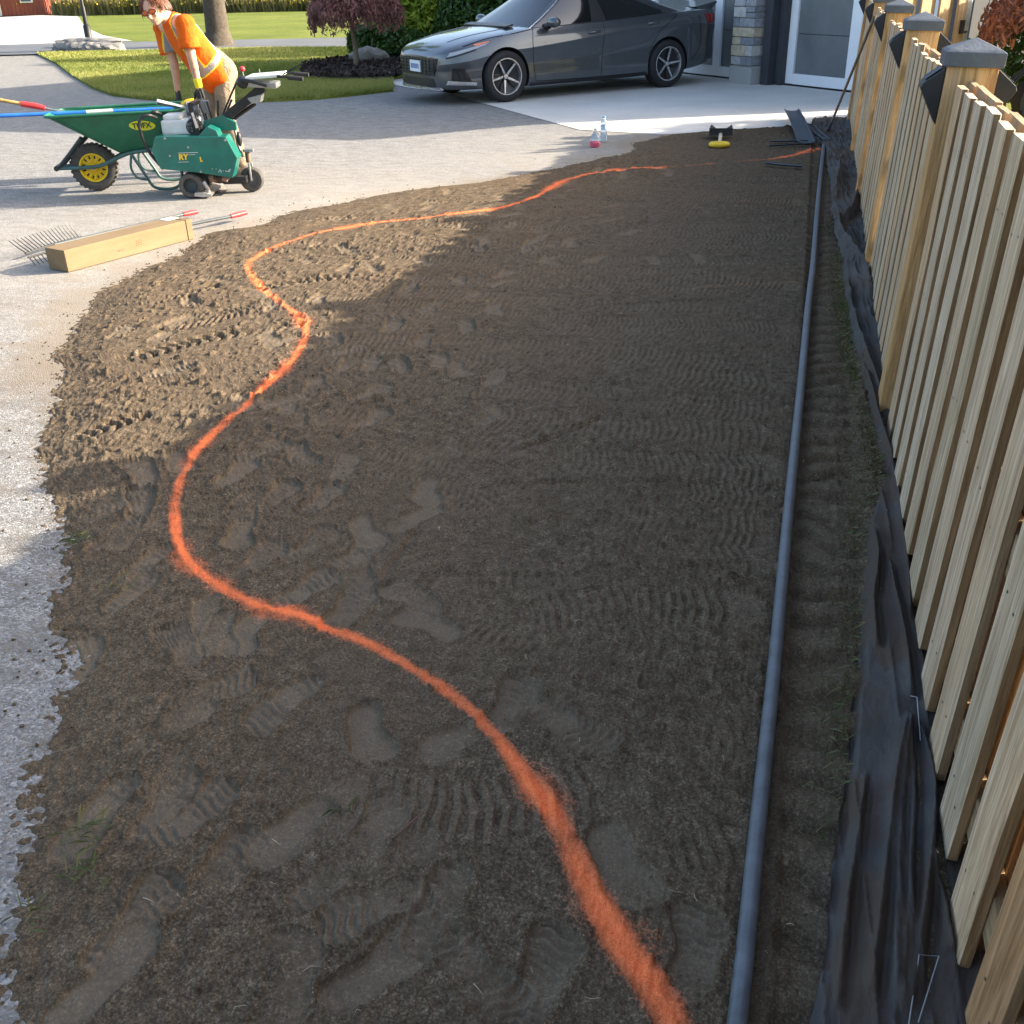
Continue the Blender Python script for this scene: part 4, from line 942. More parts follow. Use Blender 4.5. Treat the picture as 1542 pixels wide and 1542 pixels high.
    MB().box((.685, .28, .905), (.29, .34, .022), rx=0, ry=-.05).build('console_top', SILV, root, bevel=.006)
    MB().ell((.505, .20, .865), (.055, .07, .05), 12, 8).build('throttle_box', BLKP, root, smooth=60)
    MB().tube([(.52, .10, .89), (.60, .06, .88), (.72, .05, .845)], .014, 8).build('cable', BLKP, root, smooth=60)
    kn = Z2(920, 525, .25); s = MB().tube([(kn[0]+.005, .25, kn[2]-.07), (kn[0], .25, kn[2])], .005, 6).build('throttle_lever', GREY, root); MB().ell((kn[0], .25, kn[2]+.005), (.024, .024, .021), 14, 9).build('red_knob', REDP, s, smooth=80)
    MB().tube([(.64, .25, .90), (.64, .25, .955)], .004, 6).build('toggle', GREY, root)
    for yy in (.10, .46):
        q = (.82, yy, .905); h = MB().tube([(.80, yy, .905), (.86, yy, .905), (.90, yy, .895), (1.0, yy-.01, .885)], .012, 8).build('handlebar', BLKP, root, smooth=60)
        MB().tube([(.885, yy, .897), (1.005, yy-.01, .884)], .018, 10).build('grip', RUBD, h, smooth=60)
        MB().tube([(.845, yy, .92), (.90, yy-.005, .945), (.965, yy-.01, .972)], .006, 6).build('clutch_lever', BLKP, h, smooth=60)
    # rear strut and caster
    MB().tube([Z2(850, 900, .26), Z2(885, 1080, .26), Z2(925, 1180, .26)], .010, 8).build('strut', GREY, root, smooth=60)
    MB().ell(Z2(898, 1045, .22), (.022, .03, .06), 10, 8).build('valve', BLKP, root, smooth=60)
    MB().box(Z2(965, 1130, .26), (.085, .05, .022)).build('height_plate', GREY, root, bevel=.003)
    f0 = Z2(955, 1120, .26); wc = (Z2(990, 1388, .2)[0], .26, .100)
    fk = MB().tube([f0, (f0[0]+.0, .26, .235)], .022, 10).build('caster_fork', simple('rusty_steel', (.17, .11, .075), .7, metal=.3, var=.4, scale=25), root, smooth=60)
    for sg in (-1, 1): MB().tube([(f0[0], .26, .235), (f0[0]+.01, .26+sg*.055, .225), (wc[0], .26+sg*.055, .10)], .010, 6).build('fork_leg', GREY, fk)
    def tyre(name, c, r, w, hub, mat=RUBB):
        wv = MB().lathe([(r*.45, -w*.42), (r*.62, -w*.5), (r*.86, -w*.5), (r*.98, -w*.34), (r, 0), (r*.98, w*.34), (r*.86, w*.5), (r*.62, w*.5), (r*.45, w*.42)], 36, 'y').build(name, mat, root, smooth=40); wv.location = c
        MB().lathe([(.001, -w*.36), (r*.50, -w*.36), (r*.56, -w*.46), (r*.60, -w*.46)], 28, 'y').build('rim', hub, wv, smooth=30); MB().lathe([(.001, -w*.50), (r*.14, -w*.48), (r*.16, -w*.3)], 12, 'y').build('hub', GREY, wv, smooth=40); return wv
    tyre('caster_wheel', wc, .100, .085, simple('hub_dark', (.07, .07, .072), .5))
    # drive roller: an open rubber faced drum either side
    for yy in (.10, .44):
        dr = MB().lathe([(.060, -.085), (.088, -.09), (.097, -.075), (.10, 0), (.097, .075), (.088, .09), (.060, .085), (.060, -.03), (.001, -.03)], 36, 'y').build('drive_roller', RUBB, root, smooth=40); dr.location = (Z2(540, 1400, .05)[0], yy, .100)
        MB().lathe([(.001, -.032), (.058, -.032), (.058, -.085)], 28, 'y').build('roller_hub', simple('roller_green', (.06, .075, .075), .6), dr, smooth=30)
    # cutting blade, gearbox
    MB().tube([(.10, .04, .125), (.135, .03, .06), (.13, .03, .03), (.05, .0, .03)], [.02, .018, .014, .008], 8).build('blade_arm', GREY, root, smooth=50)
    MB().prism([(.02, .022), (.09, .012), (.155, .014), (.165, .03), (.10, .05), (.03, .05)], -.01, .50).build('cutting_blade', simple('worn_blade', (.42, .40, .36), .4, metal=.6, var=.3), root)
    MB().ell((.22, .16, .15), (.10, .10, .06), 14, 9).build('gearbox', simple('oily_cast', (.055, .04, .03), .6, var=.5, scale=18, bump=.006), root, smooth=60)
    CRK = simple('crank_rust', (.20, .12, .08), .6, metal=.3, var=.5)
    MB().tube([(.16, .06, .15), (.20, .05, .16)], .035, 12).build('crank', CRK, root, smooth=40); MB().tube([(.26, .05, .15), (.30, .05, .14)], .025, 12).build('crank', CRK, root, smooth=40)
    MB().box((.34, .27, .115), (.20, .30, .06)).build('skid', BLKP, root, bevel=.01)
make_cutter()

# ================================================================== wheelbarrow
WF = Frame(-5.90, 8.00, .915, .403)
def make_barrow():
    root = thing('wheelbarrow', 'green wheelbarrow with a yellow spoked wheel, long handled tools laid across its tray', 'wheelbarrow', (-5.90, 8.00, .004), WF.rot)
    q = lambda x, y, d=0.0: WF.q(x*.1946, 100+y*.1946, d)
    # tray as four sloping walls and a floor, with a rolled rim
    top = [(-.27, .30, .640), (.86, .33, .655), (.86, -.33, .655), (-.27, -.30, .640)]
    bot = [(.235, .20, .335), (.60, .24, .375), (.60, -.24, .375), (.235, -.20, .335)]
    t = MB(); n = 6; th = .006
    def wall(a, b, c, d): t.add([a, b, c, d], [(0, 1, 2, 3)])
    prof = []
    for s, inset in ((1.0, 0.0),):
        o = [Vector(p) for p in top]; b_ = [Vector(p) for p in bot]
        ring = lambda f: [o[i]*(1-f)+b_[i]*f for i in range(4)]
        def rounded(P, r=.10, k=5):
            out = []
            for i in range(4):
                p = P[i]; a = (P[i-1]-p).normalized(); c = (P[(i+1) % 4]-p).normalized()
                for j in range(k+1):
                    u = j/k; out.append((p+a*r)*(1-u)**2+p*2*u*(1-u)+(p+c*r)*u*u)
            return out
        rows = [rounded(ring(f), .12*(1-.45*f)) for f in (0, .25, .5, .75, .93, 1.0)]; rows.append([p*.93+Vector((.42*.07, 0, .352*.07-.012)) for p in rows[-1]])
    m = len(rows[0]); vs = [p for r in rows for p in r]; fs = [(i*m+k, i*m+(k+1) % m, (i+1)*m+(k+1) % m, (i+1)*m+k) for i in range(len(rows)-1) for k in range(m)]; fs.append(tuple((len(rows)-1)*m+k for k in range(m)))
    N = len(vs); cen = Vector((.35, 0, .6)); vi = [p+(cen-p).normalized()*.008+Vector((0, 0, .004)) for p in vs]
    t.add(vs, fs); t.add(vi, [f[::-1] for f in fs]); t.add(rows[0]+[vi[k] for k in range(m)], [(k, (k+1) % m, m+(k+1) % m, m+k) for k in range(m)])
    tr = t.build('tray', TRAYG, root, smooth=45)
    MB().tube([tuple(p) for p in rows[0]]+[tuple(rows[0][0])], .012, 8, caps=False).build('rim', TRAYG, tr, smooth=60)
    # maker's badge on the near wall
    a = Vector(top[3])*.38+Vector(bot[3])*.62; wallp = lambda s, z: None
    f = .36; P0 = o[3]*(1-f)+b_[3]*f; P1 = o[2]*(1-f)+b_[2]*f; cpt = P0*.30+P1*.70; ux = (P1-P0).normalized(); dn = ((o[2]*.5+o[3]*.5)-(b_[2]*.5+b_[3]*.5)).normalized(); nn = ux.cross(dn).normalized()
    if nn.y > 0: nn = -nn
    M3 = Matrix((ux, dn, ux.cross(dn))).transposed().to_4x4()
    ov = MB().add([cpt+nn*.006+ux*(.105*math.cos(2*math.pi*k/28))+dn*(.046*math.sin(2*math.pi*k/28)) for k in range(28)], [tuple(range(28))]).build('badge', simple('badge_yellow', (.62, .60, .03), .5, var=.1), tr)
    tx = text_part('TUFX', .062, simple('badge_print', (.02, .05, .02), .6), tr, cpt+nn*.0085-ux*.005, M3.to_euler(), .0005, bold=.0015)
    # wheel
    w = MB().lathe([(.105, -.042), (.125, -.05), (.160, -.055), (.185, -.042), (.194, -.02), (.196, 0), (.194, .02), (.185, .042), (.160, .055), (.125, .05), (.105, .042)], 48, 'y').build('wheel', RUBB, root, smooth=40); w.location = (0, 0, .196)
    tm = MB()
    for k in range(30):
        a0 = 2*math.pi*k/30
        for sg in (-1, 1): tm.box((.192*math.cos(a0+.05*sg), sg*.026, .192*math.sin(a0+.05*sg)), (.008, .040, .020), ry=-a0)
    tag(tm.build('tread', RUBB, w), kind='stuff')
    RY = simple('rim_yellow', (.78, .52, .01), .4, var=.12); rm = MB().lathe([(.118, -.045), (.118, -.052), (.106, -.052), (.100, -.030), (.035, -.030), (.030, -.048), (.001, -.048)], 40, 'y').build('rim', RY, w, smooth=30)
    for k in range(12):
        a0 = 2*math.pi*k/12; MB().tube([(.040*math.cos(a0), -.040, .040*math.sin(a0)), (.102*math.cos(a0), -.036, .102*math.sin(a0))], .0055, 6).build('spoke', RY, rm)
    for k in range(12):
        a0 = 2*math.pi*(k+.5)/12; MB().box((.083*math.cos(a0), -.0305, .083*math.sin(a0)), (.026, .003, .013), ry=-a0).build('rim_slot', RUBD, rm)
    MB().lathe([(.001, -.062), (.016, -.060), (.018, -.03)], 14, 'y').build('hub', GREY, w, smooth=40)
    # tubular frame, each side one bent tube from axle to handle
    for sg in (-1, 1):
        pts = [(-.30, sg*.05, .205), (-.05, sg*.085, .205), (.10, sg*.11, .225), (.34, sg*.19, .318), (.60, sg*.24, .352), (.95, sg*.28, .46), (1.30, sg*.29, .60)]
        fr = MB().tube([tuple(p) for p in catmull(pts, 4)], .016, 10).build('frame_tube', FRAMG, root, smooth=60)
        MB().tube([(1.18, sg*.29, .552), (1.32, sg*.29, .608)], .019, 10).build('grip', RUBD, fr, smooth=60)
        lp = [(.36, sg*.20, .318), (.40, sg*.21, .24), (.46, sg*.22, .12), (.50, sg*.225, .045), (.58, sg*.23, .020), (.68, sg*.235, .025), (.74, sg*.24, .07), (.76, sg*.245, .17), (.78, sg*.25, .39)]
        lg = MB().tube([tuple(p) for p in catmull(lp, 4)], .013, 8).build('leg', FRAMG, root, smooth=60)
        lp = [(.36, sg*.20, .305), (.34, sg*.205, .20), (.38, sg*.21, .12), (.47, sg*.22, .10)]; MB().tube([tuple(p) for p in catmull(lp, 4)], .010, 8).build('brace', FRAMG, lg, smooth=60)
        st = [(-.28, sg*.055, .21), (-.16, sg*.10, .32), (-.02, sg*.17, .455)]; MB().tube(st, .018, 10).build('front_stay', DKGR, root, smooth=60)
    MB().tube([(-.30, -.075, .205), (-.30, .075, .205)], .022, 10).build('nose_bar', DKGR, root, smooth=60)
    MB().tube([(0, -.10, .196), (0, .10, .196)], .010, 8).build('axle', GREY, root)
make_barrow()
def wfw(s, d, z): return tuple(WF.p+WF.d*s+WF.n*d+np.array([0, 0, z]))
WOODH = wood('handle_wood', [(0.0, (.52, .35, .13)), (1.0, (.58, .40, .17))], axis='x', streak=.1)
# tools lying across the tray
def long_tool(name, label, cat, parts, group=None):
    root = thing(name, label, cat, parts[0][1][0])
    b = Vector(parts[0][1][0])
    for pn, pts, r, mat in parts: MB().tube([Vector(p)-b for p in pts], r, 10).build(pn, mat, root, smooth=60)
    return root
pA = wfw(*[WF.q(-40, 176, -.12)[i] for i in (0, 1, 2)]); pB = wfw(*WF.q(130, 169, .04)); pB2 = wfw(*WF.q(170, 166.5, .07)); pC = wfw(*WF.q(262, 163, .16))
lift = lambda p, z: (p[0], p[1], p[2]+z)
bt = long_tool('blue_pole', 'blue pole with a white band, resting across the green wheelbarrow tray', 'pole', [('shaft', [pA, pB, pC], .0155, BLUP), ('band', [pB, pB2], .0168, WENG)])
q0 = wfw(*WF.q(-40, 143, .10)); q1 = wfw(*WF.q(32, 156.5, .10)); q2 = wfw(*WF.q(68, 163, .10)); q3 = wfw(*WF.q(122, 175, .10)); q35 = wfw(*WF.q(50, 159, .10))
long_tool('spade', 'wooden handled spade with a red grip collar, lying in the wheelbarrow tray', 'spade', [('shaft', [q0, q1], .0150, WOODH), ('collar', [q1, q35, q2], [.022, .025, .020], REDP), ('shank', [q2, q3, (q3[0]+.25, q3[1]+.08, q3[2]-.10)], .0100, GREY)])
r0 = wfw(*WF.q(236, 153, .0)); r1 = wfw(*WF.q(268, 160, .05)); r2 = wfw(*WF.q(300, 168, .08))
o = MB().tube([r0, r1, r2], [.026, .020, .014], 6).build('steel_bar', GREY, smooth=40); tag(o, 'short grey steel bar resting on the wheelbarrow rim near the gloved hands', 'bar')
yb = [wfw(*WF.q(x, y, .28)) for x, y in ((274, 158), (282, 154), (292, 151.5))]
o = MB().tube(yb, [.022, .026, .022], 8).build('yellow_handle', YELP, smooth=50); tag(o, 'small yellow tool handle poking out by the hands over the wheelbarrow', 'tool handle')

# ================================================================== carton and rakes on the driveway
def make_carton():
    c0 = gnd(103.5, 411); c1 = gnd(293, 360); d = np.array([c1[0]-c0[0], c1[1]-c0[1]]); L = float(np.hypot(*d)); d /= L; n = np.array([-d[1], d[0]])
    cl = gnd(78.5, 399); w = abs((cl[:2]-c0[:2])@n)
    w = .195; h = .135
    CB = NT('cardboard', .75, .25); v = CB.vec((.5, 3, 3)); CB.color(CB.ramp(CB.noise(v, 5, 5, .6), [(.3, (.175, .118, .060)), (.7, (.215, .150, .082))])); CB.bump(CB.noise(v, 60, 2), .001); CB = CB.m
    root = thing('carton', 'long tan cardboard carton with a white label, lying on the driveway', 'box', (c0[0], c0[1], .004), math.atan2(d[1], d[0]))
    MB().box((L/2-.028, w/2, h/2), (L-.056, w, h)).build('box_body', CB, root, bevel=.004)
    MB().box((L-.026, w/2, h/2), (.05, w+.003, h+.003)).build('end_sleeve', CB, root, bevel=.004)
    MB().box((L-.075, w-.055, h+.0025), (.10, .085, .002)).build('label', simple('paper_label', (.62, .62, .60), .6, var=.08), root)
    ink = simple('box_ink', (.13, .085, .04), .7, var=.4, scale=60); mb = MB(); rr = random.Random(9)
    for i in range(3):
        for j in range(3): mb.box((L*.53+i*.017, -.001, .055+j*.014), (.011*rr.uniform(.5, 1), .002, .008*rr.uniform(.5, 1)))
    mb.box((L*.40, -.001, .05), (.04, .002, .006)); mb.build('print', ink, root)
make_carton()
def rake(name, label, head_a, head_b, grip_a, grip_b, ntines, tl, z, flip):
    ha, hb = Vector(gnd(*head_a, z=z)), Vector(gnd(*head_b, z=z)); ga, gb = Vector(gnd(*grip_a, z=z+.01)), Vector(gnd(*grip_b, z=z+.01))
    root = thing(name, label, 'rake', (ha.x, ha.y, 0), 0, 'rakes behind the carton'); b = Vector((ha.x, ha.y, 0)); mid = (ha+hb)/2
    STEEL = GREY
    hd = MB().tube([ha-b, mid-b+Vector((0, 0, .006)), hb-b], .0065, 8).build('head_bar', BLKP, root, smooth=60)
    ax = (hb-ha).normalized(); pr = Vector((-ax.y, ax.x, 0))
    for k in range(ntines):
        p = ha.lerp(hb, (k+.3)/ntines)-b; up = Vector((0, 0, 1)); sp = (k/(ntines-1)-.5)*-.5
        if flip: q = p+up*tl*.75+pr*tl*.42-ax*tl*(.55-.5*k/ntines)
        else: q = p-pr*tl*.75+Vector((0, 0, -z+.012))-ax*tl*.12
        MB().tube([p, p.lerp(q, .5)+pr*.004, q], [.0038, .0034, .0024], 5).build('tine', BLKP, hd)
    sh = MB().tube([mid-b, ga-b], .011, 10).build('shaft', simple('shaft_steel', (.07, .08, .08), .55, metal=.2), root, smooth=60)
    MB().tube([ga-b, (ga-b).lerp(gb-b, .5), gb-b], [.016, .019, .016], 10).build('grip', REDP, root, smooth=60)
rake('rake', 'steel rake with upright tines, its red grip just past the carton end', (38, 382), (122, 356), (276, 323), (297, 318.5), 17, .125, .035, True)
rake('rake', 'steel rake with tines down, its grey shaft and red grip reaching beyond the carton', (42, 388), (108, 372), (347, 326), (371, 320), 11, .095, .05, False)

# ================================================================== bottles, shovel, plastic edging pieces, stake
def bottles():
    CL = NT('clear_plastic', .08, .5); CL.color((.75, .86, .92)); CL.b.inputs['Transmission Weight'].default_value = .75; CL.b.inputs['IOR'].default_value = 1.2; CL = CL.m
    p = gnd(909, 214); r = thing('water_bottle', 'clear plastic water bottle standing on the apron by the soil', 'bottle', (p[0], p[1], .006))
    MB().lathe([(.001, 0), (.032, .0), (.036, .01), (.036, .09), (.033, .10), (.036, .11), (.036, .17), (.030, .20), (.014, .225), (.013, .235)], 20).build('bottle_body', CL, r, smooth=40)
    MB().lathe([(.015, .232), (.016, .234), (.016, .252), (.001, .253)], 16).build('cap', simple('bottle_cap', (.25, .45, .62), .4), r, smooth=40)
    MB().lathe([(.0368, .115), (.0368, .165)], 20).build('label', simple('bottle_label', (.50, .66, .78), .5), r, smooth=40)
    PK = NT('pink_drink', .1, .5); PK.color((.80, .16, .24)); PK.b.inputs['Transmission Weight'].default_value = .35; PK = PK.m
    p = gnd(896, 221.5); r = thing('drink_bottle', 'nearly empty clear bottle with pink drink in its base, standing by the soil edge', 'bottle', (p[0], p[1], .006))
    MB().lathe([(.001, 0), (.045, 0), (.054, .012), (.054, .045), (.045, .055)], 20).build('drink', PK, r, smooth=40)
    MB().lathe([(.0455, .0555), (.050, .07), (.046, .10), (.02, .135), (.014, .14), (.014, .16), (.001, .161)], 20).build('bottle_body', CL, r, smooth=40)
    MB().lathe([(.016, .157), (.016, .175), (.001, .176)], 12).build('cap', WENG, r, smooth=40)
bottles()
def shovel():
    a = Vector(gnd(1083, 221, .05)); b = Vector(gnd(1086, 200, .045)); d = (b-a); d.z = 0; L = .62; u = d.normalized()
    r = thing('hand_spade', 'short spade with a yellow D grip and muddy black blade lying on the soil', 'spade', (a.x, a.y, .03), math.atan2(u.y, u.x))
    MB().tube([(.10, 0, .03), (L, 0, .05)], [.016, .020], 10).build('shaft', simple('ash_shaft', (.52, .44, .30), .6), r, smooth=60)
    ring = [(.055+.062*math.cos(t), .082*math.sin(t), .035) for t in np.linspace(0, 2*math.pi, 25)]
    MB().tube(ring, .022, 10, caps=False).build('grip', YELP, r, smooth=60)
    # dished blade standing up from the soil
    mb = MB(); n = 9; vs = []
    for i in range(6):
        for j in range(n): y = -.115+.23*j/(n-1); x = L-.01+.26*i/5; vs.append((x, y*(1-.12*(i/5)**3), .05+.05*(abs(y)/.115)**2+.010*i/5))
    for off in (0, .004): mb.add([(x, y, z+off) for x, y, z in vs], [(i*n+j, i*n+j+1, (i+1)*n+j+1, (i+1)*n+j) for i in range(5) for j in range(n-1)])
    mb.box((L-.005, 0, .075), (.02, .235, .07))
    mb.build('blade', simple('muddy_blade', (.030, .026, .024), .8, var=.5, scale=15, bump=.004), r, smooth=50)
shovel()
EDG = simple('black_edging', (.055, .068, .085), .4, var=.25, scale=10)
def edging_piece(name, label, pts, width, normal, group=None, lip=True):
    b = Vector(pts[0]); r = thing(name, label, 'edging', b, 0, group); P = [Vector(p)-b for p in pts]; nrm = Vector(normal).normalized()
    mb = MB(); vs = []
    prof = np.linspace(-1, 1, 7)
    for p in P:
        for t in prof: vs.append(p+nrm*(t*width/2)+Vector((0, 0, .012*(t*t))))
    m = len(prof); fs = [(i*m+j, i*m+j+1, (i+1)*m+j+1, (i+1)*m+j) for i in range(len(P)-1) for j in range(m-1)]
    mb.add(vs, fs); mb.add([v+Vector((0, 0, .003)) for v in vs], [f[::-1] for f in fs]); mb.build('strip', EDG, r, smooth=50)
    if lip:
        for sg in (-1, 1): MB().tube([p+nrm*(sg*width/2)+Vector((0, 0, .016)) for p in P], .011 if sg > 0 else .008, 8).build('lip', EDG, r, smooth=60)
g_ = lambda u, v, z=.05: tuple(gnd(u, v, z))
edging_piece('plastic_edging', 'black channel shaped edging strip reaching from the soil over the apron', [g_(1214, 216), g_(1207, 198, .07), g_(1199, 180, .09), g_(1192, 167, .10)], .155, (1, -.05, 0))
edging_piece('plastic_edging', 'thin dark edging offcut crossing under the channel strip at the orange mark', [g_(1160, 214), g_(1185, 213.5), g_(1217, 213)], .05, (0, 1, 0), lip=False)
edging_piece('plastic_edging', 'pale edging offcut lying just below the channel strip end', [g_(1158, 221), g_(1190, 219), g_(1222, 217.5)], .035, (0, 1, 0), lip=False)
edging_piece('plastic_edging', 'grey edging offcut lying alone on the soil below the short orange stroke', [g_(1152, 247), g_(1178, 250), g_(1208, 252)], .05, (0, 1, 0), lip=False)
edging_piece('plastic_edging', 'curled edging end beside the fabric corner, pointing at the tube end', [g_(1222, 192), g_(1232, 203), g_(1245, 213)], .06, (1, .3, 0), lip=True)
def stake():
    a = Vector(gnd(1246, 203)); r = ray(1316, 27); t = (.43-_O[0])/r[0]; b = Vector(_O+r*t); a.z = .03
    rt = thing('garden_stake', 'slender wooden stake leaning against the fence, its tip in the black fabric', 'stake', a); e = b-a
    MB().tube([(0, 0, 0), e*.12], .013, 8).build('tip', simple('blue_tip', (.10, .11, .16), .6), rt, smooth=60)
    MB().tube([e*.12, e*.55, e*1.02], .0125, 8).build('shaft', wood('stake_wood', [(0.0, (.34, .29, .24)), (1.0, (.36, .3, .25))]), rt, smooth=60)
stake()
# ================================================================== the person
PFR = Frame(-5.46, 9.00, 1, .1)
def person():
    Zp = lambda a, b, d: Vector(PFR.q(190+a*.1038, b*.1038, d))
    root = thing('person', 'person in an orange high visibility shirt and tan trousers bending over the sod cutter', 'person', (-5.46, 9.00, .0), PFR.rot)
    SKIN = NT('skin', .5, .35); v = SKIN.vec(); SKIN.color(SKIN.ramp(SKIN.noise(v, 9, 4), [(.3, (.52, .27, .18)), (.7, (.62, .35, .24))])); SKIN.b.inputs['Subsurface Weight'].default_value = .08; SKIN = SKIN.m
    hip = Zp(1340, 1010, .02); sh = Zp(680, 330, -.20); ns = Zp(850, 330, -.33); fs = Zp(530, 400, -.07)
    ne, nw, nh = Zp(955, 860, -.34), Zp(1055, 1260, -.30), Zp(1110, 1430, -.27)
    fe, fw, fh = Zp(700, 930, -.10), Zp(745, 1300, -.08), Zp(765, 1440, -.06)
    lat = (ns-fs).normalized(); ax = (sh-hip); TL = ax.length; A = ax.normalized(); lat = (lat-A*lat.dot(A)).normalized(); front = A.cross(lat).normalized()
    if front.y > 0: front = -front
    hc = Zp(395, 145, -.36); fwd = Vector((-.02, -.95, -.32)).normalized(); hx = Vector((0, 0, 1)).cross(fwd).normalized()
    upv = fwd.cross(hx).normalized(); tilt = Matrix.Rotation(.20, 3, fwd); upv = tilt @ upv; hx = tilt @ hx
    HM = Matrix((hx, fwd, upv)).transposed()          # head axes: x side, y face, z up
    H = lambda x, y, z: hc+HM @ Vector((x, y, z))
    def remesh(mb, name, mat, vox, it=4, parent=root):
        o = mb.build(name, mat, parent); md = o.modifiers.new('r', 'REMESH'); md.mode = 'VOXEL'; md.voxel_size = vox
        sm = o.modifiers.new('s', 'SMOOTH'); sm.factor = .5; sm.iterations = it
        bpy.context.view_layer.update(); me = bpy.data.meshes.new_from_object(o.evaluated_get(bpy.context.evaluated_depsgraph_get())); o.modifiers.clear(); o.data = me
        me.polygons.foreach_set('use_smooth', np.ones(len(me.polygons), bool))
        if len(me.materials) == 0: me.materials.append(mat)
        return o
    b = MB()
    # head with jaw, nose, brow, ears, lips
    b.ell(H(0, -.012, .025), (.076, .094, .092), 20, 14, HM); b.ell(H(0, .022, -.045), (.056, .062, .066), 18, 12, HM); b.ell(H(0, .055, -.088), (.026, .024, .020), 12, 8, HM)
    b.ell(H(0, .095, -.022), (.012, .020, .020), 12, 8, HM); b.cap(H(0, .083, .012), H(0, .098, -.018), .008, .011); b.ell(H(0, .070, .030), (.052, .016, .012), 14, 8, HM)
    b.ell(H(0, .077, -.058), (.022, .010, .006), 12, 6, HM); b.ell(H(0, .075, -.067), (.018, .010, .006), 12, 6, HM)
    for s in (-1, 1): b.ell(H(s*.078, -.008, -.004), (.010, .020, .032), 10, 8, HM); b.ell(H(s*.036, .062, -.020), (.020, .018, .018), 10, 8, HM)
    b.cap(H(0, -.030, -.055), sh+A*.045, .052, .062)
    # trunk under the clothes
    b.cap(hip, sh-A*.10, .120, .120); b.cap(fs*.92+ns*.08, ns*.92+fs*.08, .065, .065)
    for S, E, Wr in ((ns, ne, nw), (fs, fe, fw)): b.cap(S, E, .050, .040); b.cap(E, Wr, .040, .027); b.ell(E.lerp(Wr, .25), (.040, .040, .05), 12, 8)
    # legs
    lt = Vector((lat.x, lat.y, 0)).normalized(); lf = Vector((-.5, -.6, 0)).normalized()
    LEG = []
    for s in (-1, 1):
        h = hip+lt*s*.085-A*.02; k = Vector((hip.x, hip.y, .48))+lt*s*.11+lf*.05; an = Vector((hip.x, hip.y, .09))+lt*s*.13+lf*-.02
        LEG.append((h, k, an)); b.cap(h, k, .082, .056); b.cap(k, an, .056, .038); b.cap(an+Vector((0, 0, -.045)), an+lf*.16+Vector((0, 0, -.058)), .036, .030)
    # hands: palm, four curled fingers, thumb from the side of the palm
    def hand(mbs, Wr, Hd, gr, s):
        d = (Hd-Wr).normalized(); side = (lat*s-d*(lat*s).dot(d)).normalized(); nrm = d.cross(side).normalized()
        if nrm.dot(front) < 0: nrm = -nrm
        pc = Wr+d*.045
        for off in (-.024, -.008, .008, .024): mbs.cap(Wr+d*.012+side*off*.7, Wr+d*.080+side*off, .014+gr, .012+gr, 10)
        for i, (off, L) in enumerate(((-.030, .066), (-.010, .076), (.010, .072), (.029, .056))):
            p0 = Wr+d*.085+side*off; p1 = p0+d*L*.42+nrm*.014; p2 = p1+d*L*.18+nrm*L*.36; p3 = p2-d*L*.20+nrm*L*.22
            mbs.cap(p0, p1, .0098+gr, .0092+gr, 10); mbs.cap(p1, p2, .0092+gr, .0086+gr, 10); mbs.cap(p2, p3, .0086+gr, .0078+gr, 10)
        t0 = Wr+d*.030-side*.026+nrm*.006; t1 = t0+d*.030-side*.024+nrm*.022; t2 = t1+d*.030+nrm*.012-side*.002; mbs.cap(t0, t1, .0135+gr, .0115+gr, 10); mbs.cap(t1, t2, .0115+gr, .009+gr, 10)
        return d
    hand(b, nw, nh, 0, 1); hand(b, fw, fh, 0, -1)
    remesh(b, 'body', SKIN, .0062, 4)
    # gloves and cuffs
    GLV = simple('glove_black', (.018, .018, .02), .7, var=.3, scale=30); CUF = simple('glove_yellow', (.80, .60, .02), .6, var=.15)
    for Wr, Hd, E, s in ((nw, nh, ne, 1), (fw, fh, fe, -1)):
        g = MB(); hand(g, Wr, Hd, .0030, s); remesh(g, 'glove', GLV, .0052, 2)
        if s > 0: MB().tube([Wr.lerp(E, .32), Wr.lerp(E, .12), Wr+(Hd-Wr)*.03], [.036, .0335, .031], 14).build('wristband', CUF, root, smooth=60)
    # trousers
    t = MB(); t.cap(hip-A*.03, hip+A*.08, .150, .140)
    for h, k, an in LEG: t.cap(h+A*.02, k, .104, .082); t.cap(k, an+Vector((0, 0, .02)), .082, .074)
    PANT = NT('tan_cotton', .9, .15); v = PANT.vec(); PANT.color(PANT.ramp(PANT.noise(v, 6, 5, .7), [(.3, (.20, .15, .10)), (.7, (.29, .22, .155))])); PANT.bump(PANT.noise(v, 12, 4, .6, 1.0), .03); PANT = PANT.m
    remesh(t, 'trousers', PANT, .011, 5)
    BOOT = simple('boot_leather', (.05, .035, .025), .7, var=.4)
    for h, k, an in LEG: bt = MB(); bt.cap(an+Vector((0, 0, .03)), an+Vector((0, 0, -.04)), .055, .05); bt.cap(an+Vector((0, 0, -.045)), an+lf*.17+Vector((0, 0, -.052)), .046, .040); remesh(bt, 'boot', BOOT, .009, 3)
    # shirt: lofted trunk with a loose hem, short sleeves
    s = MB(); rings = []
    for tt, wl, wd, fo in [(-.17, .150, .130, .035), (-.12, .178, .150, .04), (.02, .186, .155, .045), (.22, .186, .150, .045), (.45, .190, .145, .03), (.70, .200, .140, .012), (.88, .195, .122, .0), (1.0, .165, .092, 0), (1.09, .095, .075, 0), (1.13, .066, .060, 0)]:
        c = hip+ax*tt+front*fo+Vector((0, 0, -.02*(1-min(1, max(0, tt))))); rings.append([c+lat*(wl*math.cos(a)*(1+.03*math.sin(5*a+tt*9)))+front*(wd*math.sin(a)*(1+.04*math.sin(4*a-tt*7))) for a in np.linspace(0, 2*math.pi, 33)[:-1]])
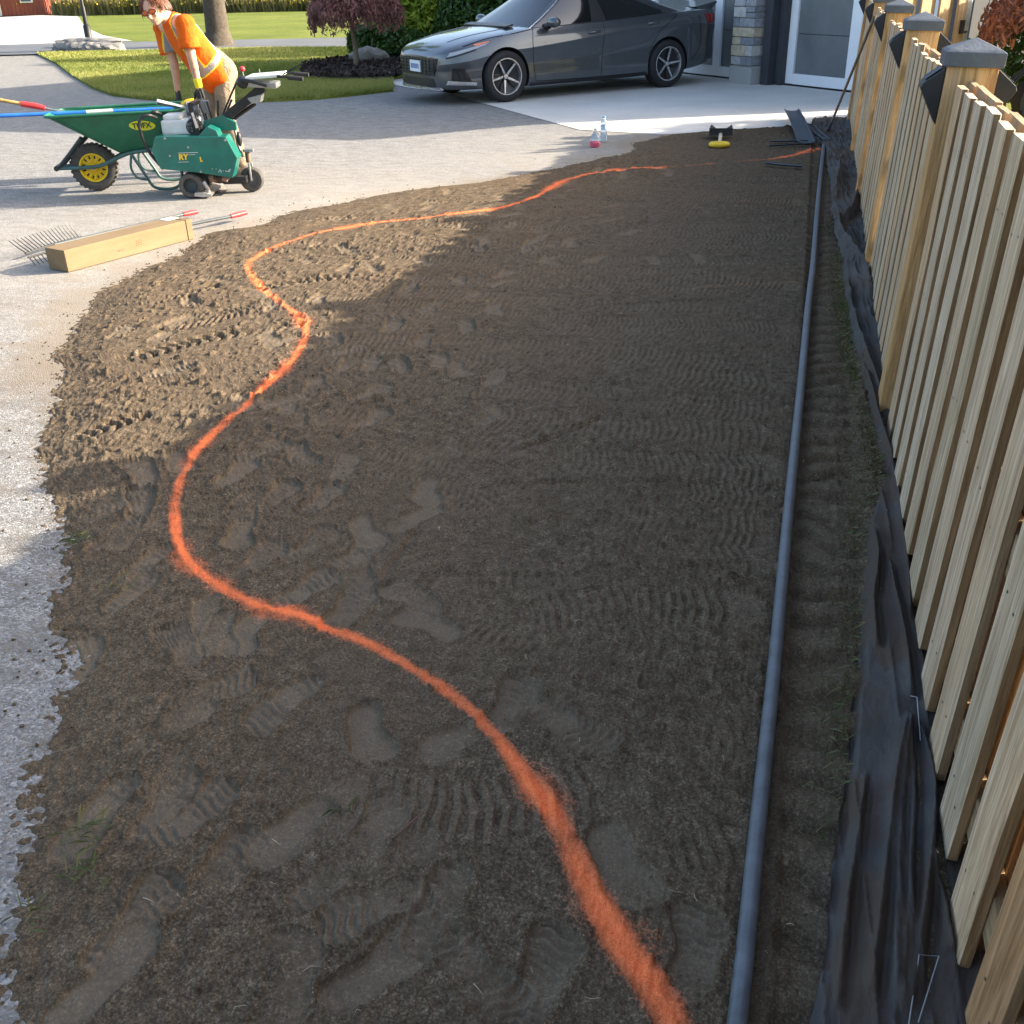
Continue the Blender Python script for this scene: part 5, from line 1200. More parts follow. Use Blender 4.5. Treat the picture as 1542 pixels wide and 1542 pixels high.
    n = 32; s.add([p for r in rings for p in r], [(i*n+k, i*n+(k+1) % n, (i+1)*n+(k+1) % n, (i+1)*n+k) for i in range(len(rings)-1) for k in range(n)]+[tuple(range(n)), tuple((len(rings)-1)*n+k for k in range(n))])
    for S, E in ((ns, ne), (fs, fe)): e = S.lerp(E, .70); s.tube([S-(E-S)*.16+Vector((0, 0, .0)), S+Vector((0, 0, .01)), S.lerp(E, .35), e], [.035, .078, .088, .098], 20); s.ell(S+Vector((0, 0, -.005)), (.088, .085, .075))
    o = remesh(s, 'shirt', None, .0085, 3)
    me = o.data; N = len(me.vertices); co = np.empty(N*3, np.float32); me.vertices.foreach_get('co', co); co = co.reshape(-1, 3)
    rel = co-np.array(hip); tt = rel@np.array(A)/TL; ll = rel@np.array(lat); ff = rel@np.array(front)
    armd = np.minimum.reduce([np.linalg.norm(co-np.array(S.lerp(E, f)), axis=1) for S, E in ((ns, ne), (fs, fe)) for f in (.35, .55, .7)])
    onarm = (armd < .11) & ~((tt > .1) & (np.abs(ll) < .13))
    st = ((tt > .16) & (tt < .255) & (np.abs(ll) < .24)).astype(float); st = np.maximum(st, ((np.abs(np.abs(ll)-.115) < .026) & (tt > .255)).astype(float)); st[onarm & (np.abs(ll) > .16)] = 0
    ed = ((np.abs(tt-.16) < .018) | (np.abs(tt-.255) < .018)).astype(float)*(np.abs(ll) < .24); ed = np.maximum(ed, (np.abs(np.abs(np.abs(ll)-.115)-.030) < .007)*(tt > .26)); ed[onarm & (np.abs(ll) > .16)] = 0
    for nm, a in (('band', st), ('edge', ed)): at = me.attributes.new(nm, 'FLOAT', 'POINT'); at.data.foreach_set('value', a.astype(np.float32))
    SH = NT('hi_vis_shirt', .8, .15); v = SH.vec(); n1 = SH.noise(v, 7, 4, .6, 1.0); c = SH.ramp(n1, [(.3, (.60, .085, .005)), (.7, (.72, .125, .009))])
    c = SH.mix(SH.attr('edge'), c, (.80, .62, .05)); c = SH.mix(SH.attr('band'), c, (.25, .23, .235)); SH.color(c); SH.bump(n1, .022, .8); SH.bump(SH.noise(SH.vec((1, 1, .35)), 16, 3, .5, 1.5), .008, .6)
    me.materials.clear(); me.materials.append(SH.m)
    # hair: shaggy, over the ears
    HAIR = NT('auburn_hair', .45, .4); v = HAIR.vec((1, 1, 1)); HAIR.color(HAIR.ramp(HAIR.noise(v, 60, 4), [(.3, (.085, .028, .012)), (.7, (.27, .095, .038))])); HAIR = HAIR.m
    hm = MB(); rr = random.Random(4)
    hm.ell(H(0, -.030, .045), (.086, .094, .090), 18, 12, HM); hb = remesh(hm, 'hair', HAIR, .010, 2)
    tm = MB()
    for k in range(900):
        a = rr.uniform(0, 2*math.pi); e = rr.uniform(-.1, 1.0); x, y, z = math.cos(a)*math.cos(e)*.086, math.sin(a)*math.cos(e)*.094-.030, math.sin(e)*.088+.045
        if y > .028 and z < .065: continue
        L = rr.uniform(.05, .11)*(1.0 if y < .02 else .6); p = H(x, y, z); out = HM @ Vector((x, y+.03, z-.045)).normalized()
        p1 = p+out*.016+HM @ Vector((x*.3, -.01, -L*.35)); p2 = p1+out*.004+HM @ Vector((rr.uniform(-.012, .012), rr.uniform(-.008, .012), -L*.65)); tm.tube([p, p1, p2], [.0028, .0030, .0008], 4)
    tag(tm.build('hair_strands', HAIR, hb, smooth=80), kind='stuff')
    # sunglasses
    FRM = simple('sunglass_frame', (.015, .010, .010), .35); LN = NT('orange_lens', .06, .7); LN.color((.55, .10, .03)); LN = LN.m
    g = MB()
    for sg in (-1, 1):
        ring = [H(sg*.034+.030*math.cos(a)*(1 if True else 1), .094-abs(.034+.030*math.cos(a)*sg*sg)*.28-.010*(1-math.cos(a*sg if sg > 0 else a)) * 0, .012+.021*math.sin(a)) for a in np.linspace(0, 2*math.pi, 19)]
        g.tube(ring, .0034, 6, caps=False); g.tube([H(sg*.064, .078, .018), H(sg*.080, .03, .014), H(sg*.082, -.015, .006)], .0032, 6)
    g.tube([H(-.008, .098, .014), H(.008, .098, .014)], .003, 6); gl = g.build('sunglasses', FRM, root, smooth=60)
    for sg in (-1, 1):
        ring = [H(sg*.034+.029*math.cos(a), .095-abs(.034+.029*math.cos(a))*.28, .012+.020*math.sin(a)) for a in np.linspace(0, 2*math.pi, 19)[:-1]]
        MB().add(ring+[H(sg*.034, .092, .012)], [(i, (i+1) % 18, 18) for i in range(18)]).build('lens', LN, gl, smooth=80)
person()
# ================================================================== foliage
def leaves(name, P, size, mat, parent=None, droop=0.0, elong=1.8, hue=None, kind=None, outward=None, cup=.15):
    """P (n,3) leaf positions; every leaf a folded four-sided blade with its own tilt"""
    n = len(P); rg = RNG; a = rg.normal(size=(n, 3)); a[:, 2] -= droop*2.0; a /= np.linalg.norm(a, axis=1, keepdims=True)
    nz = rg.normal(size=(n, 3)); nz[:, 2] += .8
    if outward is not None: nz += outward*1.1
    b = np.cross(nz, a); b /= np.linalg.norm(b, axis=1, keepdims=True)+1e-9; c = np.cross(a, b)
    s = (size*rg.uniform(.6, 1.35, n))[:, None]; L = s*elong
    V = np.stack([P-a*L*.5, P+b*s*.5-c*s*cup, P+a*L*.5-c*s*cup*.6, P-b*s*.5-c*s*cup], 1).reshape(-1, 3)
    i = np.arange(n)[:, None]*4; Fq = np.concatenate([i+np.array([[0, 1, 2]]), i+np.array([[0, 2, 3]])])
    h = rg.uniform(0, 1, n) if hue is None else np.clip(hue+rg.normal(0, .16, n), 0, 1)
    o = npmesh(name, V, Fq, mat, parent, None, {'hue': np.repeat(h, 4)})
    if kind: tag(o, kind=kind)
    return o
def crown_points(n, blobs, shell=.55, seed=0):
    """points through the volume of overlapping uneven lobes"""
    rg = np.random.default_rng(seed); w = np.array([b[3]*b[4]*b[5] for b in blobs])**.75; w /= w.sum(); idx = rg.choice(len(blobs), n, p=w); B = np.array(blobs)[idx]
    d = rg.normal(size=(n, 3)); d /= np.linalg.norm(d, axis=1, keepdims=True); r = shell+(1-shell)*rg.uniform(0, 1, n)**.6; r *= rg.uniform(.88, 1.08, n)
    return B[:, :3]+d*r[:, None]*B[:, 3:6], d
def twigs(mb, base, tips, r, rg):
    for t in tips:
        m_ = Vector(base).lerp(Vector(t), .5)+Vector((rg.uniform(-.1, .1), rg.uniform(-.1, .1), rg.uniform(0, .12)))*(Vector(t)-Vector(base)).length
        mb.tube([base, m_, t], [r, r*.6, r*.25], 6)
BARK = simple('bark', (.085, .068, .050), .95, var=.45, scale=14, bump=.02); BARK2 = simple('pale_bark', (.20, .155, .105), .9, var=.3, scale=20, bump=.008)
L_YG = leafmat('yellow_green_leaf', (.12, .20, .02), (.42, .48, .05), .45); L_DK = leafmat('dark_green_leaf', (.026, .062, .016), (.10, .18, .04), .3, .35); L_RED = leafmat('red_maple_leaf', (.13, .060, .055), (.42, .20, .17), .4)
L_RUST = leafmat('rust_maple_leaf', (.13, .045, .03), (.42, .16, .08), .4); L_TREE = leafmat('tree_leaf', (.035, .08, .012), (.14, .2, .03), .35)
def shrub(name, label, x, y, blobs, n, size, mat, seed, elong=1.8, stems=6, group=None, hz=None):
    root = thing(name, label, 'shrub', (x, y, .06), 0, group); rg = random.Random(seed); P, d = crown_points(n, blobs, .5, seed)
    P[:, 2] = np.maximum(P[:, 2], .04); leaves('foliage', P, size, mat, root, .1, elong, outward=d, hue=None)
    mb = MB(); twigs(mb, (0, 0, -.06), [(b[0]+rg.uniform(-.2, .2), b[1], b[2]) for b in blobs for _ in range(2)], .022, rg); mb.build('stem', BARK, root, smooth=60)
g0 = gnd(598, 90)
shrub('bright_shrub', 'bright yellow green leafy shrub in the mulch bed beside the dark hedge shrub', -8.15, 22.2, [(.15, 0, .80, .85, .6, .80), (.60, -.25, .65, .55, .5, .70), (-.45, 0, .55, .6, .5, .55), (.50, .0, 1.45, .75, .55, .65), (-.1, .1, 1.5, .7, .5, .6), (.95, -.2, 1.15, .40, .4, .8)], 17000, .072, L_YG, 3, 2.2)
shrub('dark_shrub', 'dark glossy green rounded shrub behind the car bonnet', -6.75, 21.6, [(.1, 0, .75, .65, .45, .75), (.8, .1, .75, .6, .45, .75), (1.3, .2, .7, .5, .4, .7), (.4, 0, 1.35, .7, .45, .45), (1.0, .1, 1.3, .6, .4, .4), (-.25, 0, .5, .4, .4, .5)], 17000, .062, L_DK, 5, 1.7)
shrub('low_shrub', 'low dark green shrub at the foot of the bright shrub and purple maple', -8.75, 21.35, [(0, 0, .32, .42, .35, .36), (.55, .05, .30, .4, .3, .34), (1.0, 0, .28, .3, .3, .3)], 4800, .065, L_DK, 8, 2.0)
shrub('loose_shrub', 'loose pale green shrub showing above the car beyond the dark shrub', -5.2, 28.6, [(0, 0, .9, .9, .7, .9), (1.1, .2, 1.0, .9, .7, 1.0), (-.8, .2, .8, .7, .6, .8), (.3, 0, 1.7, 1.1, .8, .8)], 9000, .09, L_YG, 12, 1.9)
shrub('yard_shrub', 'dark evergreen shrub against the house side wall behind the rust maple', 2.75, 13.9, [(0, 0, .7, .9, .5, .7), (.8, .1, .8, .8, .5, .8), (-.55, 0, .5, .5, .4, .5), (.2, 0, 1.4, .9, .5, .5), (1.2, 0, 1.5, .7, .5, .5)], 9000, .05, L_DK, 17, 1.8)
def maple(name, label, x, y, h, rad, n, size, mat, seed, tr=.05, bark=BARK2, skirt=.35):
    root = thing(name, label, 'tree', (x, y, .08)); rg = random.Random(seed); r2 = np.random.default_rng(seed)
    tk = MB(); tp = [(0, 0, -.1), (.02, 0, h*.22), (-.02, .02, h*.45), (.03, 0, h*.72)]; tk.tube([tuple(p) for p in catmull(tp, 4)], list(np.linspace(tr*1.25, tr*.6, 13)), 10)
    tips = []
    for k in range(14): a = rg.uniform(0, 2*math.pi); q = rg.uniform(.45, .95); tips.append((rad*q*math.cos(a), rad*q*math.sin(a), h*(.98-.42*q*q)))
    for t in tips: m_ = (t[0]*.45, t[1]*.45, h*rg.uniform(.75, .98)); tk.tube([(0, 0, h*.5), m_, t], [tr*.5, tr*.3, tr*.12], 6)
    tk.build('trunk', bark, root, smooth=60)
    # weeping tiers: leaves fall from the branch ends in layered curtains
    P = []
    for k in range(n):
        a = r2.uniform(0, 2*math.pi); q = r2.uniform(0, 1)**.55; top = h*(1.0-.38*q**2.4)+.05*math.sin(a*5+q*6); th = (.16+.30*q)*h*skirt*2.0; dz = r2.uniform(0, 1)**1.4*th
        rr_ = rad*q*(1+.14*math.sin(a*3+seed)+.08*math.sin(a*7)); P.append((rr_*math.cos(a), rr_*math.sin(a), top-dz))
    leaves('crown', np.array(P), size, mat, root, .75, 3.2)
m0 = gnd(537, 109)
maple('purple_maple', 'small weeping maple with dusky purple foliage on a thin trunk in the mulch', m0[0], m0[1], 1.50, .84, 12000, .030, L_RED, 6, .045, skirt=.24)
maple('rust_maple', 'weeping maple with rust red foliage beyond the fence', 2.62, 12.7, 1.55, .98, 9000, .030, L_RUST, 9, .06, BARK, skirt=.22)
# boulder in the mulch
def boulder(name, label, x, y, z, r, seed, mat, cat='rock', group=None):
    bm = bmesh.new(); bmesh.ops.create_icosphere(bm, subdivisions=3, radius=1); rg = random.Random(seed); ph = [rg.uniform(0, 9) for _ in range(6)]
    for v in bm.verts:
        p = v.co; k = 1+.16*math.sin(p.x*3+ph[0])*math.sin(p.y*3+ph[1])+.10*math.sin(p.z*6+ph[2]+p.x*4)+.05*math.sin(p.y*13+ph[3])*math.sin(p.x*11+ph[4]); v.co = Vector((p.x*r[0], p.y*r[1], p.z*r[2]))*k
    me = bpy.data.meshes.new(name); bm.to_mesh(me); bm.free(); o = link(name, me, mat, None, 35); o.location = (x, y, z); tag(o, label, cat, group); return o
STN = simple('field_stone', (.20, .19, .175), .9, var=.4, scale=5, bump=.02)
b0 = gnd(556, 101); boulder('boulder', 'pale grey boulder in the mulch beside the maple trunk', b0[0], b0[1], .16, (.36, .24, .22), 3, STN)
# bark chips
P = []
rg = np.random.default_rng(2)
while len(P) < 3200:
    q = gnd(rg.uniform(455, 650), rg.uniform(96, 130)); d2 = ((q[0]+7.6)/1.9)**2+((q[1]-20.2)/2.9)**2
    if d2 < 1: P.append((q[0], q[1], .11+rg.uniform(0, .05)))
CH = leafmat('bark_chip', (.016, .011, .010), (.075, .052, .045), 0.0, .9); tag(leaves('bark_chips', np.array(P), .05, CH, None, 0, 2.0), 'dark brown bark chips covering the planting bed', 'mulch', kind='stuff')

# lawn grass: blades as geometry where they can be told apart
def grass_field():
    rg = np.random.default_rng(4); N = 170000; u = rg.uniform(40, 640, N); v = rg.uniform(74, 157, N)**1.0; G = []
    d = _F[None]*F_PX+(u-771.)[:, None]*_R[None]-(v-771.)[:, None]*_U[None]; t = -_O[2]/d[:, 2]; P = _O[None]+d*t[:, None]
    poly = np.array(LAWN_POLY); inside = np.zeros(N, bool); j = len(poly)-1
    for i in range(len(poly)):
        xi, yi = poly[i]; xj, yj = poly[j]; c = ((yi > P[:, 1]) != (yj > P[:, 1])) & (P[:, 0] < (xj-xi)*(P[:, 1]-yi)/(yj-yi+1e-12)+xi); inside ^= c; j = i
    bed = ((P[:, 0]+7.55)/1.75)**2+((P[:, 1]-20.6)/3.1)**2 < 1
    P = P[inside & ~bed]; n = len(P); dist = np.hypot(P[:, 0], P[:, 1]); w = .0045*dist/8; h = rg.uniform(.035, .07, n); a = rg.uniform(0, 2*math.pi, n); lean = rg.normal(0, .025, (n, 2))
    P[:, 2] = .028
    dx = np.stack([np.cos(a), np.sin(a), 0*a], 1)*w[:, None]; tip = P+np.stack([lean[:, 0], lean[:, 1], h], 1)
    V = np.stack([P-dx, P+dx, tip], 1).reshape(-1, 3); Fq = np.arange(3*n).reshape(-1, 3)
    hue = np.clip(.5+1.6*fbm(P[:, 0]*.6, P[:, 1]*.6, 77, 4)+rg.normal(0, .18, n), 0, 1)
    o = npmesh('grass', V, Fq, leafmat('grass_blade', (.12, .17, .022), (.34, .33, .09), .4), None, None, {'hue': np.repeat(hue, 3)}); tag(o, 'short mown lawn grass beside the driveway', 'grass', kind='stuff')
LAWN_POLY = [tuple(gnd(*p)[:2]) for p in [(592, 138), (540, 144), (480, 150), (400, 154), (300, 155), (220, 151), (170, 145), (140, 134), (110, 116), (85, 97), (55, 82)]]+[(-18.4, 25.0), (-12, 26.2), (-6, 27.6), (-3, 28.2), (-3.2, 22), (-6.2, 20), (-6.9, 17.9)]
grass_field()

# small weeds and straw on the soil and along the fabric
def weeds():
    rg = np.random.default_rng(14); V = []; H = []
    spots = [(340, 705+8, .0)]
    for (u, v, n, s) in [(120, 825, 26, .05), (180, 900, 8, .05), (320, 1262 - 0, 0, 0), (128, 1270, 26, .05), (130, 1330, 22, .05), (60, 1390, 14, .04), (515, 1228, 5, .05), (268, 1085 - 0, 0, 0)]:
        if n == 0: continue
        c = gnd(u, v)
        for k in range(n):
            a = rg.uniform(0, 6.28); L = rg.uniform(.5, 1.2)*s; b = c+np.array([*rg.normal(0, s*.45, 2), .034]); t = np.array([math.cos(a), math.sin(a), rg.uniform(.2, .9)])*L; sd = np.array([-math.sin(a), math.cos(a), 0])*.0016
            V += [b-sd, b+sd, b+t*.55+sd*.6, b+t+np.array([0, 0, -L*.25])]; H.append(rg.uniform(.1, .8))
    for k in range(2600):                      # thin grass line at the fabric edge
        y = rg.uniform(.9, 7.5) if k % 3 else rg.uniform(3.4, 5.6); x = np.interp(y, FL[:, 1], FL[:, 0])-abs(rg.normal(0, .035))-.004
        if fbm(np.array([y*2.2]), np.array([1.0]), 171, 3)[0] < -.05+.10*(rg.random()-.5) and k % 3: continue
        L = rg.uniform(.015, .05); a = rg.uniform(0, 6.28); b = np.array([x, y, .026]); t = np.array([math.cos(a)*.8, math.sin(a)*.8, rg.uniform(.3, 1)])*L; sd = np.array([-math.sin(a), math.cos(a), 0])*.0012
        V += [b-sd, b+sd, b+t*.55+sd*.6, b+t+np.array([0, 0, -L*.2])]; H.append(rg.uniform(0, 1))
    V = np.array(V); n = len(V)//4; i = np.arange(n)[:, None]*4; Fq = np.concatenate([i+np.array([[0, 1, 2]]), i+np.array([[0, 2, 3]])])
    o = npmesh('weeds', V, Fq, leafmat('weed_blade', (.05, .09, .02), (.20, .17, .07), .3), None, None, {'hue': np.repeat(np.array(H), 4)}); tag(o, 'sparse weeds and grass wisps on the soil beside the black fabric', 'weeds', kind='stuff')
    V = []; H = []
    for k in range(110):                       # straw, rootlets
        y = rg.uniform(.9, 1)**1*0+rg.uniform(0, 1)**1.6*8+.95; xl = XL(y)+.15; x = rg.uniform(xl, .4); L = rg.uniform(.008, .035); a = rg.uniform(0, 6.28); b = np.array([x, y, .046]); t = np.array([math.cos(a), math.sin(a), 0])*L; sd = np.array([-math.sin(a), math.cos(a), 0])*rg.uniform(.0004, .0009)
        m_ = b+t*.5+np.array([-math.sin(a), math.cos(a), 0])*L*rg.uniform(-.25, .25)+np.array([0, 0, .004]); V += [b-sd, b+sd, m_+sd, m_-sd, m_-sd, m_+sd, b+t+sd*.4, b+t-sd*.4]; H += [rg.uniform(0, 1)]*2
    V = np.array(V); Fq = np.arange(len(V)).reshape(-1, 4); o = npmesh('straw', V, Fq, leafmat('straw_bit', (.16, .11, .06), (.46, .38, .25), .1), None, None, {'hue': np.repeat(np.array(H), 4)}); tag(o, 'scattered bits of straw and rootlets on the raked soil', 'straw', kind='stuff')
FL = np.array(sorted([gnd(*p)[:2].tolist() for p in FAB_L], key=lambda p: p[1]))
weeds()
o = MB().tube([gnd(592, 1262, .045), gnd(612, 1245, .055), gnd(638, 1222, .046)], [.0026, .0030, .0018], 6).build('twig', simple('twig_brown', (.11, .06, .04), .8)); tag(o, 'short reddish brown twig lying on the trodden soil', 'twig')
# crumbs of soil and grit strewn over the paving next to the bed
def crumbs():
    rg = np.random.default_rng(8); ico = [(0, 0, 1), (.89, 0, .45), (.28, .85, .45), (-.72, .53, .45), (-.72, -.53, .45), (.28, -.85, .45), (.72, .53, -.45), (-.28, .85, -.45), (-.89, 0, -.45), (-.28, -.85, -.45), (.72, -.53, -.45), (0, 0, -1)]
    fi = [(0, 1, 2), (0, 2, 3), (0, 3, 4), (0, 4, 5), (0, 5, 1), (1, 6, 2), (2, 7, 3), (3, 8, 4), (4, 9, 5), (5, 10, 1), (6, 7, 2), (7, 8, 3), (8, 9, 4), (9, 10, 5), (10, 6, 1), (11, 7, 6), (11, 8, 7), (11, 9, 8), (11, 10, 9), (11, 6, 10)]
    I = np.array(ico); Fi = np.array(fi)
    def scatter(name, label, cat, P, s, mat):
        n = len(P); k = rg.uniform(.6, 1.3, (n, 12, 1)); V = (I[None]*k*s[:, None, None]*np.array([1, 1, .75])+P[:, None, :]).reshape(-1, 3); Fq = (np.arange(n)[:, None, None]*12+Fi[None]).reshape(-1, 3)
        tag(npmesh(name, V, Fq, mat, None, None, {'press': np.zeros(len(V)), 'darken': np.zeros(len(V)), 'paint': np.zeros(len(V))}), label, cat, kind='stuff')
    n = 1500; y = .95+rg.uniform(0, 1, n)**1.4*9.5; off = rg.exponential(.13, n); x = XL(y)-off+.12; s = rg.uniform(0, 1, n)**3*.0055+.0012; scatter('soil_crumbs', 'loose soil crumbs strewn over the paving edge', 'soil', np.stack([x, y, s*.5+.001], 1), s, SOIL)
    GX, GY, GZ, GP, GQ = SOIL_GRID; w = (1-GP)*smooth01((GX-XL(GY)+.1)/.1)*np.clip(3.2/GY, 0, 1.6)*(GY > .9)*(GY < 8)*(GX < .36)*(.4+.6*smooth01(.5+4*fbm(GX*2, GY*2, 181, 3))); w = w.ravel(); w /= w.sum(); n = 12000
    ids = rg.choice(w.size, n, p=w); sx = np.clip(GY.ravel()[ids]/3, .6, 1.6); s = (rg.uniform(0, 1, n)**3*.0042+.0014)*sx; P = np.stack([GX.ravel()[ids], GY.ravel()[ids], GZ.ravel()[ids]+s*.35], 1)
    OCT = np.array([(1, 0, 0), (-1, 0, 0), (0, 1, 0), (0, -1, 0), (0, 0, 1), (0, 0, -1)], float); OF = np.array([(0, 2, 4), (2, 1, 4), (1, 3, 4), (3, 0, 4), (2, 0, 5), (1, 2, 5), (3, 1, 5), (0, 3, 5)])
    an = rg.uniform(0, 6.28, n); ca, sa = np.cos(an), np.sin(an); K = OCT[None]*rg.uniform(.55, 1.35, (n, 6, 1)); K = np.stack([K[..., 0]*ca[:, None]-K[..., 1]*sa[:, None], K[..., 0]*sa[:, None]+K[..., 1]*ca[:, None], K[..., 2]*.8+K[..., 0]*.3], -1)
    V = (K*s[:, None, None]+P[:, None, :]).reshape(-1, 3); Fq = (np.arange(n)[:, None, None]*6+OF[None]).reshape(-1, 3); z0 = np.zeros(len(V))
    tag(npmesh('soil_clods', V, Fq, SOIL, None, None, {'press': z0+.5, 'darken': z0, 'paint': np.repeat(GQ.ravel()[ids], 6)}), 'small soil clods lying on the raked bed', 'soil', kind='stuff')
    n = 3500; y = .85+rg.uniform(0, 1, n)**1.3*2.6; x = XL(y)-.02-rg.uniform(0, 1, n)*.75; s = rg.uniform(.0014, .0032, n); GR = NT('grit', .85, .3); oi = GR.noise(GR.vec(), 70, 1); GR.color(GR.ramp(oi, [(.3, (.12, .115, .11)), (.55, (.20, .195, .185)), (.75, (.32, .31, .29))])); scatter('grit', 'pale loose stone grit on the worn chip paving', 'gravel', np.stack([x, y, s*.25], 1), s, GR.m)
crumbs()

# ================================================================== far side of the road
def tree(name, label, x, y, h, rad, base, n, size, seed, tr=.3, mat=L_TREE, group=None):
    root = thing(name, label, 'tree', (x, y, 0), 0, group); rg = random.Random(seed); tk = MB()
    tp = [(0, 0, -.1), (.03, 0, h*.15), (-.05, .05, h*.35), (.05, .02, h*.62)]; tk.tube([(0, 0, -.1), (0, 0, .08), (0, 0, .35)], [tr*1.7, tr*1.25, tr*1.05], 14); tk.tube([tuple(p) for p in catmull(tp, 4)], list(np.linspace(tr*1.05, tr*.45, 13)), 14)
    blobs = []
    for k in range(16):
        a = rg.uniform(0, 6.28); q = rg.uniform(.2, .85); z = rg.uniform(base+.1*h, h*.93); c = (rad*q*math.cos(a), rad*q*math.sin(a), z); blobs.append((*c, rad*rg.uniform(.28, .42), rad*rg.uniform(.28, .42), rad*rg.uniform(.22, .34))); tk.tube([(0, 0, max(h*.2, z*.55)), (c[0]*.5, c[1]*.5, z*.82), c], [tr*.35, tr*.2, tr*.06], 6)
    tk.build('trunk', BARK, root, smooth=50); P, d = crown_points(n, blobs, .35, seed); leaves('crown', P, size, mat, root, .1, 1.6, outward=d)
t0 = gnd(330, 70); tree('street_tree', 'thick trunked shade tree on the lawn verge behind the bending person', t0[0], t0[1], 9.5, 3.4, 3.0, 9000, .20, 31, .32)
# trees standing behind the house and to its right; their shadows reach the lawn
tree('yard_tree', 'broad shade tree standing behind the house on the right', 6.0, 31.0, 10.0, 2.3, 4.0, 4200, .26, 33, .28)
def lamp_post():
    g = gnd(136, 69); root = thing('lamp_post', 'black lamp post rising from a low ring of stones at the drive mouth', 'lamp', (g[0], g[1], .0))
    B = simple('lamp_iron', (.014, .015, .016), .5); MB().lathe([(.001, 0), (.14, 0), (.14, .10), (.10, .16), (.095, .52), (.065, .56), (.055, 1.0), (.042, 1.05), (.040, 2.35), (.001, 2.36)], 18).build('post', B, root, smooth=35)
    MB().lathe([(.04, 2.36), (.11, 2.42), (.14, 2.72), (.16, 2.74), (.03, 2.92), (.001, 2.95)], 8).build('lantern', B, root)
    rg = random.Random(5); n = 0
    for k in range(9):
        u = 98+9.2*k; q = gnd(u, 79-1.0*abs(k-4)*.25); boulder('edging_stone', 'grey edging stone in the low ring round the lamp post', q[0], q[1], .08, (.30, .24, .15), 40+k, STN, 'stone', 'edging stones round the lamp post')
    for k in range(4): q = gnd(108+18*k, 73); boulder('edging_stone', 'flat slab laid on top of the stones round the lamp post', q[0], q[1], .16, (.46, .30, .10), 60+k, STN, 'stone', 'slabs topping the lamp post ring')
lamp_post()
def barn():
    p = gnd(73, 22); F = Frame(p[0], p[1], 1, .3); root = thing('red_barn', 'red board barn with white trim beyond the pale drive', 'barn', (p[0], p[1], 0), F.rot)
    RB = simple('barn_red', (.30, .085, .050), .8, var=.25, scale=1.5); WT = simple('barn_white', (.68, .66, .60), .7)
    Wd, Dp, Hh = 7.0, 9.0, 3.4
    MB().box((-Wd/2, Dp/2, Hh/2), (Wd, Dp, Hh)).build('wall', RB, root)
    bt = MB()
    for k in range(int(Wd/.24)): bt.box((-.12-.24*k, -.02, Hh/2), (.05, .04, Hh))
    for k in range(int(Dp/.24)): bt.box((.02, .12+.24*k, Hh/2), (.04, .05, Hh))
    tag(bt.build('batten', simple('barn_batten', (.24, .065, .04), .8), root), kind='stuff')
    fr = MB().box((-1.10, -.03, 1.10), (.72, .05, .90)).build('window', WT, root); MB().box((-1.10, -.062, 1.10), (.56, .02, .74)).build('pane', GLASSB, fr)
    MB().box((-2.75, -.04, 1.1), (.18, .06, 2.2)).build('door_trim', WT, root); MB().box((-4.3, -.035, 1.1), (2.9, .05, 2.2)).build('door', simple('barn_door', (.27, .08, .035), .8), root)
    MB().prism([(-Wd-.4, Hh-.1), (-Wd/2, Hh+2.2), (.4, Hh-.1), (.4, Hh+.05), (-Wd/2, Hh+2.4), (-Wd-.4, Hh+.05)], -.4, Dp+.4).build('roof', simple('barn_roof', (.16, .17, .18), .6), root)
GLASSB = simple('barn_glass', (.10, .12, .14), .15)
barn()
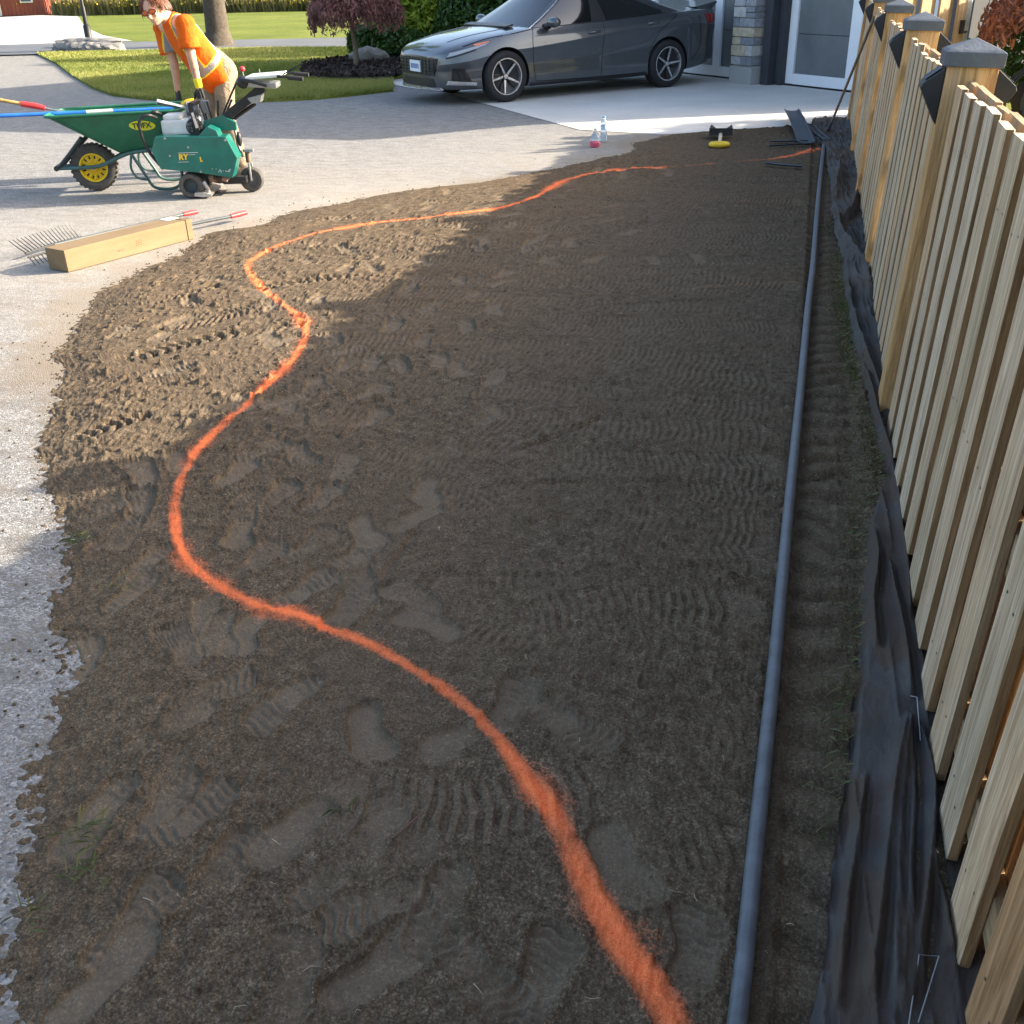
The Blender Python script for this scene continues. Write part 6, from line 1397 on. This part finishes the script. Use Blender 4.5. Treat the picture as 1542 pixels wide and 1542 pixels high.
def rough_strip():
    """unmown verge and wild flowers along the field edge"""
    rg = np.random.default_rng(41); N = 42000; x = rg.uniform(-48, 6, N); base = 56.5+.05*(x+30); y = base+rg.uniform(0, 1, N)**1.3*9
    keep = ~((x < -42.0) & (y < 68)); x, y = x[keep], y[keep]; N = len(x)
    hgt = rg.uniform(.25, .75, N)*(.7+1.4*np.clip(fbm(x*.25, y*.25, 43, 3)+.5, 0, 1)); w = rg.uniform(.03, .07, N); a = rg.uniform(0, 6.28, N); P = np.stack([x, y, np.full(N, -.04)], 1)
    dx = np.stack([np.cos(a), np.sin(a), 0*a], 1)*w[:, None]; ln = rg.normal(0, .12, (N, 2)); tip = P+np.stack([ln[:, 0], ln[:, 1], hgt], 1)
    V = np.stack([P-dx, P+dx, tip+dx*.35, tip-dx*.35], 1).reshape(-1, 3); hue = np.clip(.5+1.5*fbm(x*.3, y*.3, 45, 3)+rg.normal(0, .2, N), 0, 1)
    o = npmesh('tall_grass', V, np.arange(4*N).reshape(-1, 4), leafmat('verge_blade', (.11, .12, .035), (.34, .28, .12), .4), None, None, {'hue': np.repeat(hue, 4)}); tag(o, 'tall rough grass along the field edge beyond the road', 'grass', kind='stuff')
    M_ = 2600; x = np.concatenate([rg.normal(-27, 4.0, M_//2), rg.normal(-37, 2.2, M_//4), rg.uniform(-42, 0, M_//4)]); y = 56.2+.05*(x+30)+rg.uniform(0, 2.5, len(x)); P = np.stack([x, y, rg.uniform(.35, .85, len(x))], 1)
    o = leaves('wild_flowers', P, .085, leafmat('flower_yellow', (.45, .32, .01), (.75, .55, .03), .2), None, 0, 1.1); tag(o, 'yellow wild flowers scattered through the tall verge grass', 'flowers', kind='stuff')
rough_strip()
# hose coil behind the fence
hs = MB(); rr = random.Random(6); pts = [(math.cos(t)*(.30+.012*(t/6.28)), .04*math.sin(t*.37)+.012*(t % 6.28), .34+math.sin(t)*(.28+.012*(t/6.28))) for t in np.linspace(0, 6.28*6, 150)]
hr = thing('garden_hose', 'coil of black garden hose under the rust red maple beyond the fence', 'hose', (2.25, 12.0, .0), .25); hs.tube(pts, .011, 7); hs.build('coil', RUBD, hr, smooth=60)
MB().lathe([(.05, -.10), (.22, -.10), (.22, .12), (.05, .12)], 20, 'y', (0, 0, .34)).build('reel', BLKP, hr, smooth=40); MB().box((0, 0, .05), (.40, .26, .40)).build('reel_stand', BLKP, hr, bevel=.01)
